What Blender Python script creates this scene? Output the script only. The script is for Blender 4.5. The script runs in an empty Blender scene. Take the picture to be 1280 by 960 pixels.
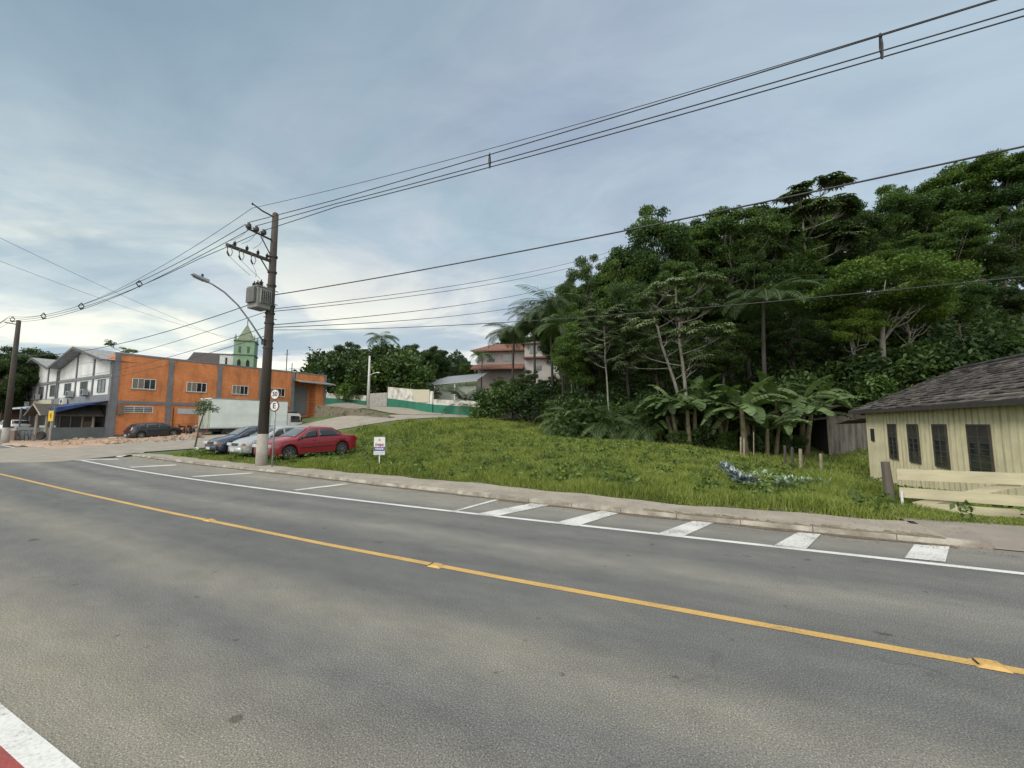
import bpy, math, random
import numpy as np
from mathutils import Vector, Matrix

# ------------------------------------------------------------------ camera, sky, sun, exposure
sc = bpy.context.scene
C = sc.collection
R = math.radians
EYE = 1.7
F = 515.0
TH = math.atan(49/515)
cam_d = bpy.data.cameras.new('camera')
cam_d.sensor_width = 36; cam_d.lens = F/1280*36; cam_d.clip_start = .05; cam_d.clip_end = 3000
cam = bpy.data.objects.new('camera', cam_d); C.objects.link(cam)
cam.location = (0, 0, EYE); cam.rotation_euler = (math.pi/2+TH, 0, 0)
sc.camera = cam
sc.view_settings.view_transform = 'Standard'; sc.view_settings.look = 'None'
sc.view_settings.gamma = 1; sc.view_settings.use_curve_mapping = False
sc.view_settings.exposure = 0.55
sc.cycles.max_bounces = 5; sc.cycles.diffuse_bounces = 3; sc.cycles.transparent_max_bounces = 6
sc.cycles.use_denoising = True

SUN_EL, SUN_AZ = R(40), R(-112)          # azimuth from +Y towards +X
sd = bpy.data.lights.new('sun', 'SUN'); sd.energy = 1.5; sd.angle = R(22); sd.color = (1, .95, .87)
so = bpy.data.objects.new('sun', sd); C.objects.link(so)
sdir = Vector((math.sin(SUN_AZ)*math.cos(SUN_EL), math.cos(SUN_AZ)*math.cos(SUN_EL), math.sin(SUN_EL)))
so.rotation_euler = sdir.to_track_quat('Z', 'Y').to_euler(); so.location = (0, 0, 60)

w = bpy.data.worlds.new('World'); sc.world = w; w.use_nodes = True
nt = w.node_tree; nt.nodes.clear(); N = nt.nodes.new; LK = nt.links.new
def mth(op, a, b=None, c=None, tree=None, clamp=False):
    n = (tree or nt).nodes.new('ShaderNodeMath'); n.operation = op; n.use_clamp = clamp
    for i, v in enumerate((a, b, c)):
        if v is None: continue
        if isinstance(v, (int, float)): n.inputs[i].default_value = v
        else: (tree or nt).links.new(v, n.inputs[i])
    return n.outputs[0]
def rampn(fac, stops, tree=None, interp='LINEAR'):
    t = tree or nt
    n = t.nodes.new('ShaderNodeValToRGB'); cr = n.color_ramp; cr.interpolation = interp
    while len(cr.elements) < len(stops): cr.elements.new(.5)
    for e, (p, c) in zip(cr.elements, stops):
        e.position = p; e.color = (*c, 1) if len(c) == 3 else c
    t.links.new(fac, n.inputs[0]); return n.outputs[0]
def mixc(fac, a, b, tree=None, blend='MIX'):
    t = tree or nt
    n = t.nodes.new('ShaderNodeMix'); n.data_type = 'RGBA'; n.blend_type = blend
    for i, v in ((0, fac), (6, a), (7, b)):
        if isinstance(v, (int, float)): n.inputs[i].default_value = v
        elif isinstance(v, tuple): n.inputs[i].default_value = (*v, 1)
        else: t.links.new(v, n.inputs[i])
    return n.outputs[2]
def S(r, g, b):                          # sRGB 0-255 to linear
    return tuple(((c/255)/12.92 if c/255 <= .04045 else ((c/255+.055)/1.055)**2.4) for c in (r, g, b))

sky = N('ShaderNodeTexSky'); sky.sky_type = 'NISHITA'; sky.sun_disc = False
sky.sun_elevation = SUN_EL; sky.sun_rotation = SUN_AZ
bg1 = N('ShaderNodeBackground'); bg1.inputs[1].default_value = .1; LK(sky.outputs[0], bg1.inputs[0])
tc = N('ShaderNodeTexCoord'); sp = N('ShaderNodeSeparateXYZ'); LK(tc.outputs['Generated'], sp.inputs[0])
dx, dy, dz = sp.outputs
zc = mth('MAXIMUM', dz, 0.0)
den = mth('ADD', zc, .13)
cx_ = mth('DIVIDE', dx, den); cy_ = mth('DIVIDE', dy, den)
cmb = N('ShaderNodeCombineXYZ'); LK(cx_, cmb.inputs[0]); LK(cy_, cmb.inputs[1])
def noise(scale, det, rough, dist=0, vec=None, off=(0, 0, 0), sc3=(1, 1, 1)):
    mp = N('ShaderNodeMapping'); mp.inputs['Location'].default_value = off; mp.inputs['Scale'].default_value = sc3
    LK(vec or cmb.outputs[0], mp.inputs[0])
    n = N('ShaderNodeTexNoise'); n.inputs['Scale'].default_value = scale; n.inputs['Detail'].default_value = det
    n.inputs['Roughness'].default_value = rough; n.inputs['Distortion'].default_value = dist
    LK(mp.outputs[0], n.inputs['Vector']); return n.outputs[0]
n_big = noise(.55, 7, .55, .7, off=(3.1, 1.7, 0))
n_med = noise(1.15, 8, .58, .7, off=(1.2, 5.3, 0), sc3=(1, .8, 1))
n_fin = noise(2.4, 9, .62, .8, off=(4.2, .3, 0), sc3=(.7, 1.2, 1))
# colour of the cloud deck by elevation
base = rampn(zc, [(0, S(212, 213, 208)), (.09, S(197, 202, 202)), (.22, S(173, 183, 190)), (.40, S(153, 167, 180)), (.60, S(141, 156, 171)), (1, S(146, 157, 168))])
# thinner and thicker parts of the deck, purple-grey against teal
tint = rampn(n_big, [(.36, (0.78, .87, .88)), (.46, (.93, 1.0, .98)), (.52, (1.07, 1.05, 1.04)), (.58, (.94, .925, .965)), (.68, (1.07, 1.02, 1.04))])
col = mixc(1.0, base, tint, blend='MULTIPLY')
soft = rampn(n_fin, [(.38, (.92, .93, .95)), (.62, (1.06, 1.055, 1.04))]); col = mixc(1.0, col, soft, blend='MULTIPLY')
# bright, creamy breaks low in the sky to the left
az = mth('ADD', mth('MULTIPLY', dx, -.50), mth('MULTIPLY', dy, .86))
glow = mth('MULTIPLY', mth('POWER', mth('MAXIMUM', az, 0.0), 2.4), mth('POWER', mth('SUBTRACT', 1.0, zc, clamp=True), 3.6))
br = mth('MULTIPLY', mth('MULTIPLY', rampn(n_med, [(.44, (.18, .18, .18)), (.50, (.45, .45, .45)), (.60, (1, 1, 1))]), glow, clamp=True), 1.8, clamp=True)
col = mixc(br, col, S(236, 233, 214))
# blue-grey cloud bottoms near the horizon
n_low = noise(1.0, 7, .58, .6, off=(7.7, 2.2, 0), sc3=(.55, 1.5, 1))
dk = mth('MULTIPLY', rampn(n_low, [(.50, (0, 0, 0)), (.60, (1, 1, 1))]), rampn(zc, [(.0, (0.15, 0.15, 0.15)), (.10, (.8, .8, .8)), (.30, (.45, .45, .45)), (.55, (.15, .15, .15))]), clamp=True)
col = mixc(dk, col, S(134, 154, 170))
# heavy darker cloud on the upper left
ul = mth('MULTIPLY', mth('MULTIPLY', mth('ADD', mth('MULTIPLY', dx, -1.0), .10), 1.5, clamp=True), mth('MULTIPLY', mth('SUBTRACT', zc, .34), 2.4, clamp=True), clamp=True)
ul = mth('MULTIPLY', ul, rampn(n_big, [(.35, (1, 1, 1)), (.65, (.55, .55, .55))]))
col = mixc(mth('MULTIPLY', ul, .75), col, S(100, 120, 138))
rt = mth('MULTIPLY', mth('MULTIPLY', mth('SUBTRACT', dx, .15), 1.5, clamp=True), .6)
col = mixc(rt, col, mixc(1.0, soft, S(163, 182, 192), blend='MULTIPLY'))
# unseen sky overhead and behind the viewer, boosted to light the scene
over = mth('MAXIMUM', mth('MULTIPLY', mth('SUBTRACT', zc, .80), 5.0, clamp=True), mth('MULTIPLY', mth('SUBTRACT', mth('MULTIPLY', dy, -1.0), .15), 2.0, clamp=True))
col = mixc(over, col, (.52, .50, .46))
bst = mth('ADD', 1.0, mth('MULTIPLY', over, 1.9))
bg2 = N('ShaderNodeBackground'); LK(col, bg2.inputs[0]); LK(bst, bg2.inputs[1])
ms = N('ShaderNodeMixShader'); ms.inputs[0].default_value = .95
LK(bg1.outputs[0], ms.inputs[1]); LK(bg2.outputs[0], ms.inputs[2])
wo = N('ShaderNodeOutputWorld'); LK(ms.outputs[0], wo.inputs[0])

# ------------------------------------------------------------------ measuring helpers
def at(px, py, Y):
    """world point at depth Y on the sight line of a spot measured in the photograph"""
    u = (px-640)/F; v = (480-py)/F
    r = np.array([u, math.cos(TH)-v*math.sin(TH), math.sin(TH)+v*math.cos(TH)])
    r = r*Y/r[1]; return Vector((r[0], r[1], r[2]+EYE))
def gr(px, py, z=0.0):
    u = (px-640)/F; v = (480-py)/F
    r = np.array([u, math.cos(TH)-v*math.sin(TH), math.sin(TH)+v*math.cos(TH)])
    t = (z-EYE)/r[2]; return Vector((r[0]*t, r[1]*t, z))
RA = R(25.5); DX, DY = math.cos(RA), -math.sin(RA); NX, NY = math.sin(RA), math.cos(RA)
def st(x, y): return x*DX+y*DY, x*NX+y*NY
def xy(s, t): return s*DX+t*NX, s*DY+t*NY
def bend(s):
    s = np.asarray(s, float)
    q = np.where(s > -3, 0, .0037*(s+3)**2)
    return np.where(s < -22, .0037*19**2 + .14*(-22-s), q)
KS = [-60, -27, -18, -13, -8, -6, -2, 2, 40]; KT = [9.1, 9.1, 9.05, 9.1, 8.75, 8.6, 8.17, 8.0, 8.0]
BS = [-60, -26, -15.7, -11, -4.6, 0, 4, 40]; BT = [9.9, 9.9, 10.0, 10.1, 9.75, 9.1, 9.25, 9.3]
kerb_t = lambda s: np.interp(s, KS, KT)+bend(s)
back_t = lambda s: np.interp(s, BS, BT)+bend(s)

rng = np.random.default_rng(7); random.seed(7)

# ------------------------------------------------------------------ materials
MATS = {}
def mat(name, c1, c2=None, scale=4, rough=.8, metal=0, bump=0, bscale=None, det=6, spec=.5, coords='Object', stretch=(1, 1, 1), trans=0, c3=None, coat=0, lo=.35, hi=.65):
    if name in MATS: return MATS[name]
    m = bpy.data.materials.new(name); m.use_nodes = True; t = m.node_tree
    b = t.nodes['Principled BSDF']; b.inputs['Roughness'].default_value = rough; b.inputs['Metallic'].default_value = metal
    b.inputs['Specular IOR Level'].default_value = spec
    if coat: b.inputs['Coat Weight'].default_value = coat; b.inputs['Coat Roughness'].default_value = .08
    tcn = t.nodes.new('ShaderNodeTexCoord'); mp = t.nodes.new('ShaderNodeMapping'); mp.inputs['Scale'].default_value = stretch
    t.links.new(tcn.outputs[coords], mp.inputs[0])
    if c2 is None: c2 = tuple(x*.82 for x in c1)
    nz = t.nodes.new('ShaderNodeTexNoise'); nz.inputs['Scale'].default_value = scale; nz.inputs['Detail'].default_value = det; nz.inputs['Roughness'].default_value = .6
    t.links.new(mp.outputs[0], nz.inputs['Vector'])
    stops = [(lo, c1), (hi, c2)]
    if c3: stops = [(lo, c1), (.5, c3), (hi, c2)]
    col = rampn(nz.outputs[0], stops, t)
    t.links.new(col, b.inputs['Base Color'])
    if bump:
        n2 = t.nodes.new('ShaderNodeTexNoise'); n2.inputs['Scale'].default_value = bscale or scale*4; n2.inputs['Detail'].default_value = 4
        t.links.new(mp.outputs[0], n2.inputs['Vector'])
        bp = t.nodes.new('ShaderNodeBump'); bp.inputs['Strength'].default_value = bump; bp.inputs['Distance'].default_value = .02
        t.links.new(n2.outputs[0], bp.inputs['Height']); t.links.new(bp.outputs[0], b.inputs['Normal'])
    MATS[name] = m; return m

def leafmat(name, c1, c2, rnd=.35, scale=.35, tr=.25, rough=.55):
    m = bpy.data.materials.new(name); m.use_nodes = True; t = m.node_tree
    b = t.nodes['Principled BSDF']; b.inputs['Roughness'].default_value = rough; b.inputs['Specular IOR Level'].default_value = .35
    tcn = t.nodes.new('ShaderNodeTexCoord'); nz = t.nodes.new('ShaderNodeTexNoise'); nz.inputs['Scale'].default_value = scale; nz.inputs['Detail'].default_value = 3
    t.links.new(tcn.outputs['Object'], nz.inputs['Vector'])
    oi = t.nodes.new('ShaderNodeObjectInfo')
    f = mth('ADD', nz.outputs[0], mth('MULTIPLY', mth('SUBTRACT', oi.outputs['Random'], .5, tree=t), rnd, tree=t), tree=t)
    at_ = t.nodes.new('ShaderNodeAttribute'); at_.attribute_name = 'lv'
    f = mth('ADD', f, mth('MULTIPLY', mth('SUBTRACT', at_.outputs['Fac'], .5, tree=t), .5, tree=t), tree=t)
    col = rampn(f, [(.25, c1), (.75, c2)], t)
    t.links.new(col, b.inputs['Base Color'])
    tl = t.nodes.new('ShaderNodeBsdfTranslucent')
    c_t = mixc(1.0, col, (1.0, 1.15, .5), t, 'MULTIPLY'); t.links.new(c_t, tl.inputs[0])
    mx = t.nodes.new('ShaderNodeMixShader'); mx.inputs[0].default_value = tr
    t.links.new(b.outputs[0], mx.inputs[1]); t.links.new(tl.outputs[0], mx.inputs[2])
    t.links.new(mx.outputs[0], t.nodes['Material Output'].inputs[0])
    return m

def brickmat(name, c1, c2, mortar, scale=1.0, bw=.3, bh=.14, ms=.012, rough=.9, noise_amt=.5, axis='XZ', bump=.3):
    m = bpy.data.materials.new(name); m.use_nodes = True; t = m.node_tree
    b = t.nodes['Principled BSDF']; b.inputs['Roughness'].default_value = rough
    tcn = t.nodes.new('ShaderNodeTexCoord'); s3 = t.nodes.new('ShaderNodeSeparateXYZ'); t.links.new(tcn.outputs['Object'], s3.inputs[0])
    cb = t.nodes.new('ShaderNodeCombineXYZ')
    t.links.new(s3.outputs[0 if axis[0] == 'X' else 1], cb.inputs[0]); t.links.new(s3.outputs[2 if axis[1] == 'Z' else 1], cb.inputs[1])
    br = t.nodes.new('ShaderNodeTexBrick'); br.inputs['Color1'].default_value = (*c1, 1); br.inputs['Color2'].default_value = (*c2, 1)
    br.inputs['Mortar'].default_value = (*mortar, 1); br.inputs['Scale'].default_value = scale; br.inputs['Mortar Size'].default_value = ms
    br.inputs['Brick Width'].default_value = bw; br.inputs['Row Height'].default_value = bh
    t.links.new(cb.outputs[0], br.inputs['Vector'])
    nz = t.nodes.new('ShaderNodeTexNoise'); nz.inputs['Scale'].default_value = .6; nz.inputs['Detail'].default_value = 8; nz.inputs['Roughness'].default_value = .7
    mp = t.nodes.new('ShaderNodeMapping'); mp.inputs['Scale'].default_value = (1, 1, .5); t.links.new(tcn.outputs['Object'], mp.inputs[0]); t.links.new(mp.outputs[0], nz.inputs['Vector'])
    g = rampn(nz.outputs[0], [(.3, (1-noise_amt,)*3), (.62, (1.05, 1.05, 1.05))], t)
    col = mixc(1.0, br.outputs[0], g, t, 'MULTIPLY')
    n3 = t.nodes.new('ShaderNodeTexNoise'); n3.inputs['Scale'].default_value = 2.2; n3.inputs['Detail'].default_value = 7; m3 = t.nodes.new('ShaderNodeMapping'); m3.inputs['Scale'].default_value = (1.0, 1.0, .22)
    t.links.new(tcn.outputs['Object'], m3.inputs[0]); t.links.new(m3.outputs[0], n3.inputs['Vector'])
    col = mixc(1.0, col, rampn(n3.outputs[0], [(.36, (.80, .79, .78)), (.46, (.98, .98, .98)), (.64, (1.03, 1.04, 1.05))], t), t, 'MULTIPLY'); t.links.new(col, b.inputs['Base Color'])
    bp = t.nodes.new('ShaderNodeBump'); bp.inputs['Strength'].default_value = bump; bp.inputs['Distance'].default_value = .01
    bp.invert = True
    t.links.new(br.outputs['Fac'], bp.inputs['Height']); t.links.new(bp.outputs[0], b.inputs['Normal'])
    MATS[name] = m; return m

M_white = mat('white_paint', (.62, .63, .62), (.5, .51, .5), 2, .6)
M_frame = mat('window_frame_paint', (.7, .7, .68), (.55, .55, .54), 3, .5)
M_dark = mat('dark_iron', (.03, .03, .032), (.05, .045, .04), 8, .6, .3)
M_steel = mat('galvanised_steel', (.32, .34, .35), (.24, .25, .26), 5, .5, .5)
M_rubber = mat('tyre_rubber', (.02, .02, .02), (.03, .03, .03), 5, .85)
M_glass = mat('dark_glass', (.015, .02, .022), (.03, .035, .035), 2, .06, 0, spec=.8)
M_glass2 = mat('pale_glass', (.10, .12, .12), (.06, .075, .08), 1.3, .08, 0, spec=.8)
M_black = mat('black_plastic', (.018, .018, .02), (.026, .026, .027), 4, .5)
M_void = mat('dark_interior', (.012, .011, .01), (.02, .018, .016), 1, .9)
M_conc = mat('pole_concrete', (.042, .036, .031), (.065, .056, .048), 3, .9, 0, .3, 30, stretch=(1, 1, .2))
M_conc_lt = mat('grey_concrete', (.33, .32, .30), (.24, .23, .21), 2.5, .9, 0, .3, 30)
M_trim = mat('grey_trim_paint', (.16, .17, .185), (.11, .12, .135), 1.2, .75)
M_wood = mat('weathered_wood', (.10, .088, .075), (.05, .042, .036), 5, .9, 0, .5, 14, stretch=(1, 1, .12))
M_cream = mat('cream_paint', (.72, .655, .43), (.57, .51, .33), 1.6, .75, 0, .1, 20)
M_creamb = mat('cream_board_paint', (.58, .53, .35), (.36, .33, .22), 1.8, .8, 0, .2, 20, stretch=(1, 1, .4))

# ------------------------------------------------------------------ mesh helpers
class MB:
    def __init__(s): s.v = []; s.f = []; s.mi = []; s.cm = 0; s.starts = []
    def add(s, vs, fs):
        s.starts.append((len(s.v), len(s.f)))
        n = len(s.v); s.v += [tuple(p) for p in vs]
        for f in fs: s.f.append(tuple(i+n for i in f)); s.mi.append(s.cm)
        return s
    def box(s, c, d, rot=None, taper=None):
        x, y, z = d[0]/2, d[1]/2, d[2]/2
        P = [Vector((a*x, b*y, e*z)) for e in (-1, 1) for a, b in ((-1, -1), (1, -1), (1, 1), (-1, 1))]
        if taper: P = [Vector((p.x*(taper if p.z > 0 else 1), p.y*(taper if p.z > 0 else 1), p.z)) for p in P]
        if rot is not None: P = [rot @ p for p in P]
        c = Vector(c); s.add([p+c for p in P], [(3, 2, 1, 0), (4, 5, 6, 7), (0, 1, 5, 4), (1, 2, 6, 5), (2, 3, 7, 6), (3, 0, 4, 7)]); return s
    def b2(s, x0, x1, y0, y1, z0, z1): return s.box(((x0+x1)/2, (y0+y1)/2, (z0+z1)/2), (abs(x1-x0), abs(y1-y0), abs(z1-z0)))
    def tube(s, pts, r, n=8, caps=True):
        pts = [Vector(p) for p in pts]; rr = r if isinstance(r, (list, tuple)) else [r]*len(pts)
        vs = []; up0 = None
        for i, p in enumerate(pts):
            d = (pts[min(i+1, len(pts)-1)]-pts[max(i-1, 0)]).normalized()
            if up0 is None:
                up0 = Vector((0, 0, 1)) if abs(d.z) < .9 else Vector((1, 0, 0))
            a = d.cross(up0)
            if a.length < 1e-4: a = d.cross(Vector((0, 1, 0)))
            a.normalize(); b = d.cross(a).normalized(); up0 = -b if False else up0
            for k in range(n):
                th = 2*math.pi*k/n; vs.append(p+(a*math.cos(th)+b*math.sin(th))*rr[i])
        fs = []
        for i in range(len(pts)-1):
            for k in range(n):
                fs.append((i*n+k, i*n+(k+1) % n, (i+1)*n+(k+1) % n, (i+1)*n+k))
        if caps: fs += [tuple(range(n))[::-1], tuple((len(pts)-1)*n+k for k in range(n))]
        s.add(vs, fs); return s
    def lathe(s, prof, n=16, c=(0, 0, 0), axis='Z'):
        vs = []
        for r, h in prof:
            for k in range(n):
                th = 2*math.pi*k/n; a, b = r*math.cos(th), r*math.sin(th)
                vs.append({'Z': (a, b, h), 'Y': (a, h, b), 'X': (h, a, b)}[axis])
        vs = [(p[0]+c[0], p[1]+c[1], p[2]+c[2]) for p in vs]
        fs = [(i*n+k, i*n+(k+1) % n, (i+1)*n+(k+1) % n, (i+1)*n+k) for i in range(len(prof)-1) for k in range(n)]
        fs += [tuple(range(n))[::-1], tuple((len(prof)-1)*n+k for k in range(n))]
        s.add(vs, fs); return s
    def prism(s, poly, h0, h1, plane='XZ'):
        """polygon in a plane, extruded along the remaining axis from h0 to h1"""
        def m(a, b, h): return {'XZ': (a, h, b), 'XY': (a, b, h), 'YZ': (h, a, b)}[plane]
        n = len(poly); vs = [m(a, b, h0) for a, b in poly]+[m(a, b, h1) for a, b in poly]
        s.add(vs, [tuple(range(n)), tuple(range(2*n-1, n-1, -1))]+[(i, i+n, (i+1) % n+n, (i+1) % n) for i in range(n)]); return s
    def quad(s, a, b, c, d): s.add([a, b, c, d], [(0, 1, 2, 3)]); return s

def obj(name, mb, m, parent=None, smooth=False, fix=True, bevel=0):
    me = bpy.data.meshes.new(name)
    if isinstance(mb, MB):
        me.from_pydata(mb.v, [], mb.f)
        ml = m if isinstance(m, (list, tuple)) else [m]
        for q in ml: me.materials.append(q)
        if len(ml) > 1: me.polygons.foreach_set('material_index', mb.mi)
        if fix:
            import bmesh
            bm = bmesh.new(); bm.from_mesh(me); bmesh.ops.recalc_face_normals(bm, faces=bm.faces); bm.to_mesh(me); bm.free()
    else:
        me = mb
        if m is not None and not me.materials: me.materials.append(m)
    if smooth: me.polygons.foreach_set('use_smooth', [True]*len(me.polygons))
    me.update()
    o = bpy.data.objects.new(name, me); C.objects.link(o)
    if parent is not None: o.parent = parent
    if bevel:
        md = o.modifiers.new('bevel', 'BEVEL'); md.width = bevel; md.segments = 2; md.limit_method = 'ANGLE'
    return o
def objs(name, mb, m, parent=None, **kw):
    """every added piece of mb becomes an object of its own"""
    out = []; st_ = mb.starts+[(len(mb.v), len(mb.f))]
    for (v0, f0), (v1, f1) in zip(st_[:-1], st_[1:]):
        q = MB(); q.v = mb.v[v0:v1]; q.f = [tuple(i-v0 for i in f) for f in mb.f[f0:f1]]; q.mi = [0]*len(q.f); out.append(obj(name, q, m, parent, **kw))
    return out
def npmesh(name, V, Q, lv=None):
    me = bpy.data.meshes.new(name); k = Q.shape[1]
    me.vertices.add(len(V)); me.vertices.foreach_set('co', V.astype(np.float32).ravel())
    me.loops.add(Q.size); me.loops.foreach_set('vertex_index', Q.astype(np.int32).ravel())
    me.polygons.add(len(Q)); me.polygons.foreach_set('loop_start', np.arange(0, Q.size, k, dtype=np.int32))
    if lv is not None:
        a = me.attributes.new('lv', 'FLOAT', 'FACE'); a.data.foreach_set('value', lv.astype(np.float32))
    me.update(); me.validate(); return me
def tag(o, label, cat, group=None, kind=None):
    o['label'] = label; o['category'] = cat
    if group: o['group'] = group
    if kind: o['kind'] = kind
    return o
def thing(name, label, cat, loc=(0, 0, 0), rz=0, group=None):
    o = bpy.data.objects.new(name, None); C.objects.link(o); o.location = loc; o.rotation_euler = (0, 0, rz); o.empty_display_size = .3
    return tag(o, label, cat, group)
def dup(root, loc, rz=0, label=None, group=None, scale=None):
    r = root.copy(); C.objects.link(r); r.location = loc; r.rotation_euler = (0, 0, rz)
    if scale is not None: r.scale = scale
    if label: r['label'] = label
    if group: r['group'] = group
    for ch in [c for c in bpy.data.objects if c.parent == root]:
        c = ch.copy(); C.objects.link(c); c.parent = r
        for g in [q for q in bpy.data.objects if q.parent == ch]:
            d = g.copy(); C.objects.link(d); d.parent = c
    return r
def text(name, s, size, m, parent, loc, rot, bold=0, ext=.002, sx=1):
    cu = bpy.data.curves.new(name, 'FONT'); cu.body = s; cu.size = size; cu.extrude = ext; cu.align_x = 'CENTER'; cu.align_y = 'CENTER'; cu.offset = bold
    t = bpy.data.objects.new(name, cu); C.objects.link(t); bpy.context.view_layer.update()
    me = bpy.data.meshes.new_from_object(t.evaluated_get(bpy.context.evaluated_depsgraph_get()))
    bpy.data.objects.remove(t); me.materials.clear(); me.materials.append(m)
    o = bpy.data.objects.new(name, me); C.objects.link(o); o.parent = parent; o.location = loc; o.rotation_euler = rot; o.scale = (sx, 1, 1)
    return o

# ------------------------------------------------------------------ terrain
def _z(px, py, Y): p = at(px, py, Y); return (p.x, p.y, p.z)
CP = []
for s_ in (-60, -45): CP.append((*xy(s_, float(bend(s_))+8.5), .05)); CP.append((*xy(s_, float(bend(s_))+14), .25))
for s_ in (-36, -31): CP.append((*xy(s_, float(bend(s_))+8), .0)); CP.append((*xy(s_, float(bend(s_))+15), .08))
for s_ in (-26, -20, -15, -10, -5, 0, 4, 8, 14, 25): CP.append((*xy(s_, float(back_t(s_))), .11)); CP.append((*xy(s_, float(back_t(s_))-1.2), .11))
for s_ in (-60, -20, 20, 60): CP.append((*xy(s_, -10), 0))
CP += [(-8.05, 19.8, .2), (-13, 22, .12), (-18, 27, .12), (-24, 32, .22), (-30, 35, .28), (-37, 38, .3), (-27.5, 37, .5), (-23, 43, 1.0), (-33, 46, .9), (-25, 56, 2.6), (-55, 45, .3), (-45, 60, .5),
       (-4, 24, .6), (-2, 20, .35), (2, 16, .25), (5, 12, .12), (5, 20, .35), (8, 24, .4), (12, 24, .0)]
CP += [_z(450, 528, 43), _z(425, 532, 42), _z(430, 523, 45.5), _z(455, 523, 45), _z(475, 525, 45), _z(430, 512, 50), _z(460, 516, 49), _z(485, 519, 48.5), _z(505, 520, 48), _z(545, 519, 48), _z(525, 531, 35), _z(470, 534, 35), _z(590, 527, 37), _z(600, 540, 29), _z(485, 509, 57), _z(540, 515, 52), _z(410, 506, 62),
       _z(460, 511, 52), _z(700, 548, 31), _z(800, 552, 29), _z(880, 560, 27), _z(640, 470, 75), _z(690, 505, 60), _z(600, 505, 58)]
CP += [(14, 14, -.75), (16.6, 19.4, -.95), (11.5, 14, -.5), (13, 18, -.8), (20, 26, -.5), (22, 18, -.9), (25, 8, -.6), (11, 10.5, -.35), (9, 14, .0), (7.6, 10.2, -.0), (11.5, 6.8, -.1), (15, 31, 0.4),
       (0, 45, 2.2), (15, 45, 5.0), (30, 40, 5.5), (45, 30, 6), (35, 60, 15), (60, 50, 16), (70, 90, 30), (20, 80, 16), (-15, 90, 10), (-50, 95, 6), (-90, 70, 1), (-60, 60, 1), (-75, 110, 2), (0, 150, 12), (100, 150, 35), (-120, 160, 2), (-60, 250, 6), (80, 0, 3), (300, 300, 50), (-300, 300, 2), (-300, 0, 0), (-150, 50, 0), (0, 600, 10), (300, -20, 5)]
CP = np.array(CP); _n = len(CP)
_D = np.linalg.norm(CP[:, None, :2]-CP[None, :, :2], axis=2)
_A = np.zeros((_n+3, _n+3)); _A[:_n, :_n] = _D - np.eye(_n)*.15
_A[:_n, _n] = 1; _A[:_n, _n+1:] = CP[:, :2]; _A[_n:, :_n] = _A[:_n, _n:].T
_W = np.linalg.solve(_A, np.r_[CP[:, 2], 0, 0, 0])
def hraw(x, y):
    x = np.atleast_1d(np.asarray(x, float)).ravel(); y = np.atleast_1d(np.asarray(y, float)).ravel(); out = np.empty(len(x))
    for i in range(0, len(x), 40000):
        a, b = x[i:i+40000], y[i:i+40000]
        d = np.hypot(a[:, None]-CP[None, :, 0], b[:, None]-CP[None, :, 1])
        out[i:i+40000] = d@_W[:_n]+_W[_n]+a*_W[_n+1]+b*_W[_n+2]
    return out
def height(x, y):
    x = np.atleast_1d(np.asarray(x, float)).ravel(); y = np.atleast_1d(np.asarray(y, float)).ravel()
    z = hraw(x, y); s, t = st(x, y)
    k = np.clip((t-(np.where(s > -28.5, back_t(s)-.15, 6.95+bend(s))))/.5, 0, 1)      # flat under road and pavement
    flat = -.07
    z = flat*(1-k)+z*k
    return z
def hz(x, y): return float(height(x, y)[0])

def axis_grid(lo, hi, dlo, dhi, step, grow=1.16):
    a = list(np.arange(dlo, dhi+1e-6, step)); d = step
    while a[-1] < hi: d *= grow; a.append(a[-1]+d)
    d = step
    while a[0] > lo: d *= grow; a.insert(0, a[0]-d)
    return np.array(a)
gx = axis_grid(-900, 900, -45, 26, .45); gy = axis_grid(-60, 1500, 4, 62, .45)
X, Y = np.meshgrid(gx, gy); Z = height(X, Y)
nx_, ny_ = len(gx), len(gy)
V = np.c_[X.ravel(), Y.ravel(), Z]
I = np.arange(nx_*ny_).reshape(ny_, nx_)
Q = np.stack([I[:-1, :-1], I[:-1, 1:], I[1:, 1:], I[1:, :-1]], -1).reshape(-1, 4)
# soil and weeds
m = mat('soil_and_turf', (.075, .105, .025), (.05, .07, .02), .8, .95, 0, .6, 18, c3=(.062, .088, .024))
gme = npmesh('terrain', V, Q); gme.polygons.foreach_set('use_smooth', [True]*len(gme.polygons))
go = obj('terrain', gme, m); go['kind'] = 'structure'; go['label'] = 'grassy ground sloping up to the wooded hill'

def strip(name, ss, t0, t1, z, m, label, zoff=None, kind='structure', parent=None):
    """a band of ground between two offsets from the road's axis; UV = (along, across)"""
    ss = np.asarray(ss, float); k = 7
    a = t0(ss) if callable(t0) else np.full(len(ss), t0)+bend(ss); b = t1(ss) if callable(t1) else np.full(len(ss), t1)+bend(ss)
    V = []; UV = []
    for i, s_ in enumerate(ss):
        for j in range(k):
            t_ = a[i]+(b[i]-a[i])*j/(k-1); x, y = xy(s_, t_); V.append((x, y, z if not callable(z) else z(s_, t_))); UV.append((s_, t_-float(bend(s_))))
    Iq = np.arange(len(ss)*k).reshape(len(ss), k)
    Qs = np.stack([Iq[:-1, :-1], Iq[1:, :-1], Iq[1:, 1:], Iq[:-1, 1:]], -1).reshape(-1, 4)
    me = npmesh(name, np.array(V), Qs); uv = me.uv_layers.new(name='UVMap')
    uva = np.array(UV)[Qs.ravel()]; uv.data.foreach_set('uv', uva.ravel())
    o = obj(name, me, m, parent); 
    if kind: o['kind'] = kind
    if label: o['label'] = label
    return o

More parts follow.
